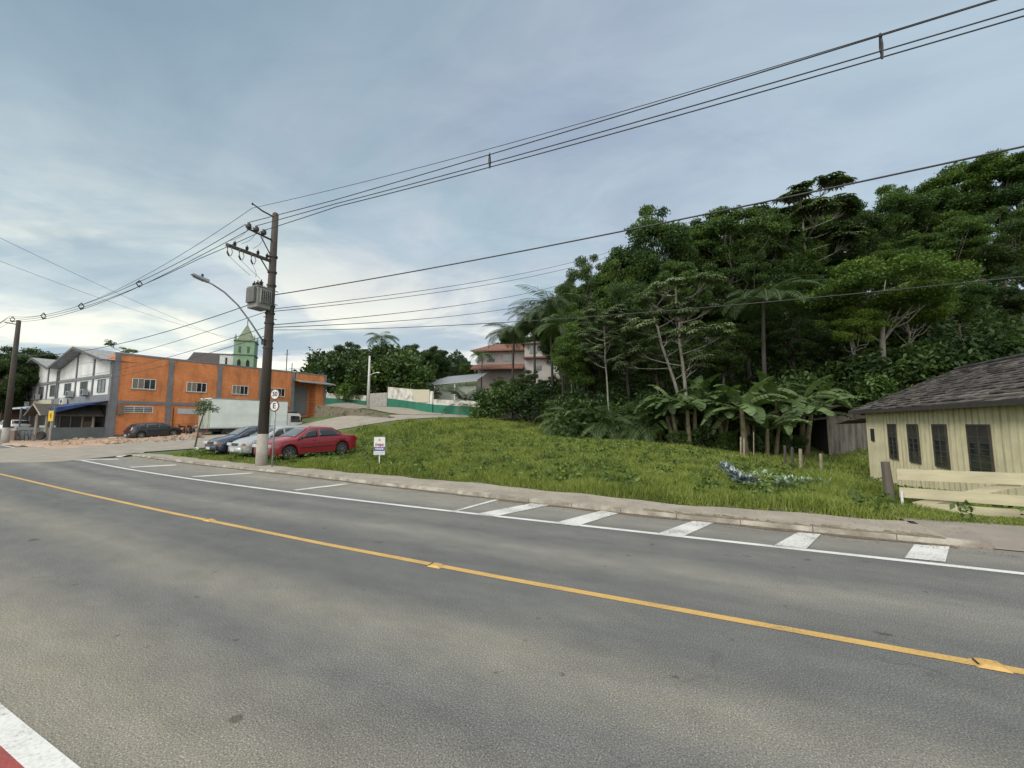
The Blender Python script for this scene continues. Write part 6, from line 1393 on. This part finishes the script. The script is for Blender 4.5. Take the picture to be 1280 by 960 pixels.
def truck():
    ax = Vector((.529, .849)); rr = Vector((-27.7, 38.0))          # rear corner nearest the viewer
    zb = .42; t_ = thing('box_truck', 'white box truck with boxy ribbed cargo body parked along the side street', 'truck', (rr.x, rr.y, zb), SA)
    # local +x forward, +y to the left (towards the orange wall); visible side is y = 0
    Wd = 2.4; Lb = 7.1; z0, z1 = .78, 3.62
    M_bx = mat('cargo_box_white', (.66, .71, .69), (.52, .58, .56), .8, .6, 0, .05, 12, stretch=(.6, 1, 1.6))
    M_rear = mat('cargo_door_grey', (.30, .34, .29), (.22, .25, .21), 1, .7); M_cab = paintm('truck_cab_paint', (.6, .61, .60), .4)
    obj('cargo_box', MB().b2(0, Lb, 0, Wd, z0, z1), M_bx, t_, bevel=.02)
    for k in range(0, 15): x = .12+k*(Lb-.24)/14; obj('panel_rib', MB().b2(x-.012, x+.012, -.012, -.001, z0+.1, z1-.1), M_bx, t_)
    for z in (z0+.04, z1-.05): obj('edge_rail', MB().b2(-.02, Lb+.02, -.022, -.002, z-.05, z+.05), M_steel, t_)
    obj('side_door', MB().b2(4.3, 5.4, -.03, -.013, z0+.15, z1-.2), mat('side_door_white', (.40, .45, .43), (.34, .38, .36), 2, .6), t_)
    for y0, y1 in ((.05, 1.17), (1.23, 2.35)):
        d = obj('rear_door', MB().b2(-.05, -.003, y0, y1, z0+.05, z1-.06), M_rear, t_); obj('lock_bar', MB().tube([(-.075, y0+.25, z0+.1), (-.075, y0+.25, z1-.15)], .018, 6), M_steel, d)
    obj('chassis', MB().b2(.1, Lb+1.6, .5, 1.9, .5, .76), M_black, t_)
    obj('side_guard', MB().b2(1.2, 4.4, .05, .1, .42, .70), M_black, t_); obj('rear_bumper', MB().b2(-.1, .05, .2, 2.2, .42, .56), M_dark, t_)
    for y in (.25, 2.1): obj('tail_light', MB().b2(-.13, -.1, y-.12, y+.12, .58, .68), mat('red_lens', (.3, 0, 0)), t_)
    cab = MB(); x0 = Lb+.12; pf = [(0, .55), (1.62, .55), (1.68, 1.25), (1.45, 2.15), (1.30, 2.32), (0, 2.36)]
    cab.prism([(x0+a, b) for a, b in pf], .12, 2.28); cb = obj('cab', cab, M_cab, t_, bevel=.05)
    sw = MB(); sw.prism([(x0+.35, 1.38), (x0+1.42, 1.38), (x0+1.28, 2.05), (x0+.35, 2.08)], .105, .118); obj('side_window', sw, M_glass, cb)
    sw = MB(); sw.prism([(x0+.35, 1.38), (x0+1.42, 1.38), (x0+1.28, 2.05), (x0+.35, 2.08)], 2.282, 2.295); obj('side_window', sw, M_glass, cb)
    obj('windscreen', MB().add([(x0+1.685, .25, 1.32), (x0+1.685, 2.15, 1.32), (x0+1.475, 2.1, 2.12), (x0+1.475, .3, 2.12)], [(0, 1, 2, 3)]), M_glass, cb, fix=False)
    obj('door_seam', MB().b2(x0+.28, x0+.295, .112, .119, .7, 2.15), M_black, cb)
    obj('roof_deflector', MB().b2(x0+.1, x0+1.1, .2, 2.2, 2.38, 2.5), M_black, t_)
    obj('mirror', MB().b2(x0+1.4, x0+1.48, -.12, .05, 1.45, 1.95), M_black, t_)
    for x, d_ in ((1.5, .3), (x0+.85, .2)):
        for y in (.22, 2.18):
            ty = MB(); ty.lathe([(.24, -.13), (.40, -.13), (.43, -.09), (.43, .09), (.40, .13), (.24, .13)], 22, (0, 0, 0), 'Y'); wh = obj('wheel', ty, M_rubber, t_, smooth=True); wh.location = (x, y, .43)
            rm = MB(); sg = -1 if y < 1 else 1; rm.lathe([(.24, sg*.1), (.22, sg*.12), (.12, sg*.05), (.08, sg*.13), (.01, sg*.135)], 18, (0, 0, 0), 'Y'); obj('rim', rm, M_steel, wh)
    return t_
truck()
def motorbike(x, y, rz, label, col=None):
    t_ = thing('motorcycle', label, 'motorcycle', (x, y, max(hz(x, y), 0)+.03), rz, 'motorcycles beside the orange wall'); col = col or M_black
    for wx in (-.62, .65):
        ty = MB(); n = 18; mb = MB()
        mb.lathe([(.22, -.045), (.29, -.05), (.31, 0), (.29, .05), (.22, .045)], 20, (0, 0, 0), 'Y'); wh = obj('wheel', mb, M_rubber, t_); wh.location = (wx, 0, .31)
        sp_ = MB(); sp_.lathe([(.05, -.05), (.05, .05)], 8, (0, 0, 0), 'Y'); obj('hub', sp_, M_steel, wh)
    obj('frame', MB().tube([(-.6, .0, .33), (-.1, 0, .42), (.25, 0, .5), (.38, 0, .88)], .035, 6), M_dark, t_)
    obj('engine', MB().box((.02, 0, .42), (.36, .26, .3)), M_steel, t_, bevel=.04); obj('fuel_tank', MB().box((.16, 0, .78), (.42, .24, .2)), col, t_, bevel=.07)
    obj('seat', MB().box((-.32, 0, .78), (.62, .24, .1)), M_black, t_, bevel=.04); obj('fork', MB().tube([(.65, .07, .31), (.42, .06, .98)], .022, 6), M_steel, t_)
    obj('handlebar', MB().tube([(.34, -.36, 1.02), (.42, 0, 1.0), (.34, .36, 1.02)], .016, 6), M_dark, t_); obj('headlight', MB().lathe([(.05, .44), (.085, .5), (.085, .54)], 12, (0, 0, .88), 'X'), M_glass2, t_)
    obj('exhaust', MB().tube([(.1, -.14, .3), (-.7, -.16, .38)], .035, 8), M_steel, t_); obj('mudguard', MB().box((-.75, 0, .62), (.36, .14, .03), Matrix.Rotation(R(25), 3, 'Y')), col, t_)
    return t_
for px, Yd, r__, lb, c in ((226, 41.5, 2.6, 'black motorcycle with raised seat, leftmost in front of the orange wall', None), (236, 41.2, 2.4, 'motorcycle with dark red tank in the middle of the row by the orange wall', mat('dark_red_tank', (.12, .015, .015), (.1, .01, .01), 3, .3)), (247, 40.6, 2.9, 'grey motorcycle nearest the truck', M_steel)):
    q = at(px, 540, Yd); motorbike(q.x, q.y, r__, lb, c)
def bicycle(x, y, rz, label, lean=0.0):
    t_ = thing('bicycle', label, 'bicycle', (x, y, max(hz(x, y), 0)+.02), rz, 'bicycles leaning by the terrace wall')
    for wx in (-.52, .52):
        mb = MB(); N_ = 22
        ring = [Vector((math.cos(6.283*k/N_)*.33, 0, math.sin(6.283*k/N_)*.33)) for k in range(N_+1)]; mb.tube(ring, .02, 5, False); wh = obj('wheel', mb, M_rubber, t_); wh.location = (wx, 0, .34)
        sp_ = MB()
        for k in range(8): sp_.tube([(0, 0, 0), (math.cos(k*.785)*.32, 0, math.sin(k*.785)*.32)], .004, 4)
        obj('spokes', sp_, M_steel, wh)
    fr = MB()
    for a, b in (((-.52, .34), (-.12, .32)), ((-.52, .34), (-.22, .82)), ((-.12, .32), (-.24, .92)), ((-.12, .32), (.36, .78)), ((-.22, .82), (.34, .84)), ((.36, .9), (.52, .34))): fr.tube([(a[0], 0, a[1]), (b[0], 0, b[1])], .017, 6)
    obj('frame', fr, mat('bike_frame', (.05, .07, .10), (.04, .05, .08), 3, .4), t_); obj('saddle', MB().box((-.26, 0, .95), (.26, .13, .05)), M_black, t_, bevel=.02)
    obj('handlebar', MB().tube([(.30, -.27, 1.0), (.36, 0, .96), (.30, .27, 1.0)], .014, 6), M_dark, t_)
    return t_
for u, v, a, lb in ((2.2, 4.3, .1, 'bicycle leaning at the corner end of the grey terrace wall'), (3.6, 4.4, .25, 'bicycle in the middle of the group by the terrace wall'), (4.9, 4.3, -.1, 'bicycle farthest left of the group by the terrace wall')):
    q = CO+df*u+nf*v; bicycle(q.x, q.y, FA+a, lb)
# person-free kiosk beside the far pole
def kiosk():
    q = at(50, 548, 36); z0 = hz(q.x, q.y); t_ = thing('bus_shelter', 'small gabled shelter with pale posts and brown back wall beside the far pole', 'bus shelter', (q.x, q.y, z0), R(-24))
    W, D, H = 1.9, 3.0, 2.35; M_kp = mat('pale_shelter_post', (.34, .30, .24), (.25, .22, .17), 2, .9)
    for x in (-W/2, W/2):
        for y in (0, D): obj('post', MB().tube([(x, y, -.2), (x, y, H)], [.12, .09], 8), M_kp, t_)
    obj('brace', MB().tube([(W/2-.45, .02, 0), (W/2-.05, .0, 1.4)], .06, 7), M_kp, t_)
    rf = MB()
    for sg in (-1, 1):
        a, b = (sg*(W/2+.65), H-.15), (0, H+.85); rf.add([(a[0], -.6, a[1]), (b[0], -.6, b[1]), (b[0], D+.6, b[1]), (a[0], D+.6, a[1]), (a[0], -.6, a[1]+.08), (b[0], -.6, b[1]+.08), (b[0], D+.6, b[1]+.08), (a[0], D+.6, a[1]+.08)], [(0, 1, 2, 3), (7, 6, 5, 4), (0, 4, 5, 1), (3, 2, 6, 7), (0, 3, 7, 4)])
    obj('roof', rf, mat('shelter_roof', (.10, .09, .075), (.06, .055, .05), 4, .95, 0, .5, 20), t_)
    for sg in (-1, 1): obj('gable_board', MB().tube([(sg*(W/2+.65), -.62, H-.12), (0, -.62, H+.88)], .05, 6), M_kp, t_)
    obj('tie_beam', MB().tube([(-W/2, -.02, H), (W/2, -.02, H)], .05, 6), M_kp, t_)
    obj('back_wall', MB().b2(-W/2+.1, W/2-.1, D-.1, D+.05, 0, 1.15), mat('tan_block', (.33, .25, .16), (.26, .2, .13), 2, .9), t_); obj('bench', MB().b2(-W/2+.2, W/2-.2, D-.55, D-.15, .42, .48), M_wood, t_)
    obj('upper_wall', MB().b2(-W/2+.1, W/2-.1, D-.08, D+.03, 1.152, 1.75), mat('dark_wood_panel', (.12, .085, .055), (.08, .06, .04), 3, .9), t_)
    # warning sign
    q = at(62, 549, 34.5); t2 = thing('yellow_sign', 'square yellow sign on a pale post in front of the shelter', 'road sign', (q.x, q.y, hz(q.x, q.y)), R(-20)+math.pi)
    obj('post', MB().tube([(0, 0, -.2), (0, 0, 2.1)], .06, 8), M_kp, t2); b = obj('plate', MB().b2(-.36, .36, .05, .08, 1.75, 2.62), mat('yellow_sign_paint', (.62, .46, .02), (.5, .36, .02), 3, .6), t2)
    obj('emblem', MB().prism([(-.12, 2.0), (.02, 2.0), (.16, 2.3), (.02, 2.42), (-.12, 2.3)], .082, .086), mat('sign_red', (.35, .06, .03), (.3, .05, .03), 3, .6), b)
    tag(obj('tyre_planter', MB().lathe([(.16, -.1), (.3, -.12), (.36, -.05), (.36, .05), (.3, .12), (.16, .1)], 20, tuple(Vector(at(51, 547, 34.8))+Vector((0, 0, .18))), 'Y'), M_rubber), 'old black tyre standing upright under the shelter', 'tyre')
kiosk()
# brown shopfront at the extreme left
q = at(-6, 535, 50); t_ = thing('brown_shop', 'brown shop building at the left edge with pale sign band', 'building', (q.x, q.y, .3), FA)
obj('wall', MB().b2(-2.2, 12, -8, 0, 0, 6.6), mat('brown_wall', (.16, .085, .06), (.11, .06, .045), 1, .9), t_); obj('roof', MB().b2(-3, 13, -9, .8, 6.6, 6.75), M_trim, t_); obj('sign_band', MB().b2(-2, 8, .01, .1, 2.9, 3.6), mat('cream_sign', (.5, .47, .38), (.42, .4, .32), 2, .7), t_); obj('canopy', MB().b2(-2.4, 10, .0, 2.0, 2.6, 2.75), M_dark, t_)
# planter wall in front of the white car
q = at(22, 545, 38); t_ = thing('low_wall', 'low grey garden wall below the white car', 'wall', (q.x-1.5, q.y+.2, .1), FA)
obj('wall_face', MB().b2(-4, 10, 0, .2, -.2, .95), mat('dark_low_wall', (.10, .11, .11), (.13, .08, .06), .6, .9), t_); obj('coping', MB().b2(-4.05, 10.05, -.03, .23, .952, 1.0), M_conc_lt, t_)
# sandy earth, broken paving and rubble at the junction corner
mb = MB(); e1 = [(2, 556), (45, 559.5), (70, 562), (150, 556.5), (262, 551)]; e2 = [(2, 550), (45, 550.5), (80, 549), (150, 549.5), (262, 547)]
vs = []
for k in range(41):
    f_ = k/40*4; i = min(int(f_), 3); g = f_-i
    pa = gr(e1[i][0]+(e1[i+1][0]-e1[i][0])*g, e1[i][1]+(e1[i+1][1]-e1[i][1])*g+.5*math.sin(k*1.7), .02); pb = gr(e2[i][0]+(e2[i+1][0]-e2[i][0])*g, e2[i][1]+(e2[i+1][1]-e2[i][1])*g, .15)
    for j in range(7): q = pa.lerp(pb, j/6); vs.append((q.x, q.y, max(hz(q.x, q.y)+.05, .02)+(.06 if 0 < j else 0)))
mb.add(vs, [(k*7+j, (k+1)*7+j, (k+1)*7+j+1, k*7+j+1) for k in range(40) for j in range(6)])
o = obj('sandy_verge', mb, mat('sandy_earth', (.42, .30, .21), (.26, .20, .15), 1.1, .95, 0, .8, 8, c3=(.36, .25, .18)), smooth=True); o['kind'] = 'structure'; o['label'] = 'pinkish sandy verge in front of the buildings'
mb = MB(); r_ = random.Random(12)
for k in range(520):
    px = r_.uniform(55, 255); f_ = (px-55)/200; py = r_.uniform(551-2*f_, 558-5*f_); q = gr(px, py, .1); s_ = r_.uniform(.03, .11)*(1+1.8*(r_.random() < .06))
    mb.box((q.x, q.y, max(hz(q.x, q.y)+.1, .06)+s_*.2), (s_*r_.uniform(1, 2.5), s_*r_.uniform(.8, 1.6), s_*.7), Matrix.Rotation(r_.uniform(0, 3), 3, 'Z') @ Matrix.Rotation(r_.uniform(-.5, .5), 3, 'X'), .7)
tag(obj('rubble', mb, mat('rubble_stone', (.45, .33, .24), (.20, .14, .10), .8, .95)), 'scattered broken bricks and stones on the sandy verge', 'rubble', kind='stuff')
# sapling by the junction
q = gr(243, 559, .1); t_ = thing('sapling', 'thin leaning sapling with sparse crown in front of the truck', 'tree', (q.x, q.y, hz(q.x, q.y)), 0)
tip = at(256, 512, q.y); dv = tip-Vector((q.x, q.y, t_.location.z)); tb = MB(); tb.tube([(0, 0, -.2), tuple(dv*.5+Vector((-.05, 0, 0))), tuple(dv)], [.06, .05, .03], 7); rg = np.random.default_rng(3); cl_ = []
for k in range(14): d = np.array(dv)+np.clip(rg.normal(size=3), -1.3, 1.3)*[.38, .38, .30]+[0, 0, .15]; tb.tube([tuple(dv*.97), tuple(d)], [.02, .01], 5); cl_.append((d, .33))
obj('trunk', tb, M_bark, t_); P_ = crown_points(rg, cl_, 420, .8); L_ = .15*rg.uniform(.6, 1.2, len(P_)); V_, Q_ = quads_leaves(P_, L_, L_*.5, rg); obj('crown', npmesh('crown', V_, Q_, rg.random(len(P_))), LM['pale'], t_)
tag(obj('white_stone', MB().lathe([(.05, 0), (.13, .03), (.14, .1), (.08, .17), (.02, .19)], 9, (gr(246, 563, .1).x, gr(246, 563, .1).y, .1)), M_white), 'small white painted stone at the foot of the sapling', 'stone')
# flower border: pale blue-white agave-like clumps laid in a hooked row
def rosette(mb, c, r_, rg, k=16, up=.7):
    for j in range(k):
        th = rg.random()*6.28; el = rg.uniform(.25, 1.2)*up; d = Vector((math.cos(th)*math.cos(el), math.sin(th)*math.cos(el), math.sin(el))); s_ = Vector((-math.sin(th), math.cos(th), 0))*r_*.14; L_ = r_*rg.uniform(.7, 1.15)
        mb.add([c-s_*.5, c+s_*.5, c+d*L_*.6+s_, c+d*L_-Vector((0, 0, r_*.12)), c+d*L_*.6-s_], [(0, 1, 2, 3, 4)])
M_ag = mat('blue_white_leaves', (.42, .47, .48), (.02, .04, .035), 7, .75, c3=(.10, .14, .14), lo=.42, hi=.58); M_ag2 = mat('pale_green_white_leaves', (.42, .50, .38), (.06, .12, .04), 8, .8, c3=(.13, .21, .09), lo=.4, hi=.62)
rg = random.Random(6); row = [(906, 583), (910, 587), (915, 592), (921, 597), (928, 602), (936, 604), (945, 604.5)]
path = []
for i in range(len(row)-1):
    for k in range(2): f_ = k/2; path.append((row[i][0]+(row[i+1][0]-row[i][0])*f_, row[i][1]+(row[i+1][1]-row[i][1])*f_))
for k, (px, py) in enumerate(path):
    q = gr(px, py+3, .2); mb = MB(); c = Vector((0, 0, .12)); rosette(mb, c, .32, rg, 40, 1.1)
    o = obj('border_plant', mb, M_ag, fix=False); o.location = (q.x, q.y, hz(q.x, q.y)); tag(o, 'dark and whitish variegated border clump in the hooked row on the grass', 'plant', 'variegated clumps in the hooked row')
mb = MB()
for k in range(120):
    px = 938+95*rg.random()**1.0; py = (586 if px < 985 else 592)+rg.random()*(22 if px > 950 else 12)*(1-.35*(px-938)/95)+(px-938)*.06; q = gr(px, py+1, .2); rosette(mb, Vector((q.x, q.y, hz(q.x, q.y)+.1)), rg.uniform(.10, .22), rg, 12, .8)
for k in range(40):
    px = rg.uniform(975, 1034); py = 606+rg.random()*3+(px-975)*.03; q = gr(px, py+1, .2); rosette(mb, Vector((q.x, q.y, hz(q.x, q.y)+.16)), .30, rg, 22, 1.0)
tag(obj('ground_cover', mb, M_ag2, fix=False), 'pale green and white ground cover patch beside the hooked row', 'ground cover', kind='stuff')
# soil and litter spilt over the kerb end
_rs = random.Random(21); _w = [_rs.random() for _ in range(200)]
strip('spilt_soil', np.linspace(-1.2, 2.95, 130), lambda s: kerb_t(s)+.03, lambda s: kerb_t(s)+.06+np.array([.16*_w[k % 200]**2+.05*_w[(k//6) % 200]+.10*_w[(k//14+50) % 200] for k in range(len(s))]), .0825, mat('spilt_earth', (.12, .085, .05), (.26, .215, .15), 9, 1, 0, .8, 40, c3=(.17, .14, .09)), 'brown soil spilt over the end of the kerb')
# cut branches and dry litter at the foot of the bank
mb = MB(); rg = random.Random(9)
for k in range(110):
    s_ = rg.uniform(1.0, 4.2); t__ = float(back_t(s_))+rg.uniform(-.12, .45); x, y = xy(s_, t__); th = rg.random()*3.14; L_ = rg.uniform(.06, .22); z = hz(x, y)+.04; mb.tube([(x, y, z), (x+math.cos(th)*L_, y+math.sin(th)*L_, z+rg.uniform(-.05, .1))], .004, 4)
tag(obj('dry_litter', mb, mat('dry_stalks', (.22, .19, .12), (.12, .10, .06), 6, .9)), 'dry cut stalks lying at the edge of the pavement', 'litter', kind='stuff')
# leaf bits and grit on pavement and road edge
mb = MB()
for k in range(2600):
    s_ = rg.uniform(-14, 3.5); t__ = float(kerb_t(s_))+rg.choice([rg.uniform(-.35, .0), rg.uniform(.15, 1.2)]); x, y = xy(s_, t__); z = .008 if t__ < float(kerb_t(s_)) else .078; r__ = rg.uniform(.006, .022); th = rg.random()*3
    mb.add([(x-r__*math.cos(th), y-r__*math.sin(th), z), (x+r__*.4, y-r__*.5, z+.006), (x+r__*math.cos(th), y+r__*math.sin(th), z+.003), (x-r__*.3, y+r__*.6, z+.008)], [(0, 1, 2, 3)])
tag(obj('grit', mb, mat('grit_bits', (.16, .12, .07), (.3, .27, .2), 6, .95), fix=False), 'small leaves and grit along kerb and pavement', 'debris', kind='stuff')
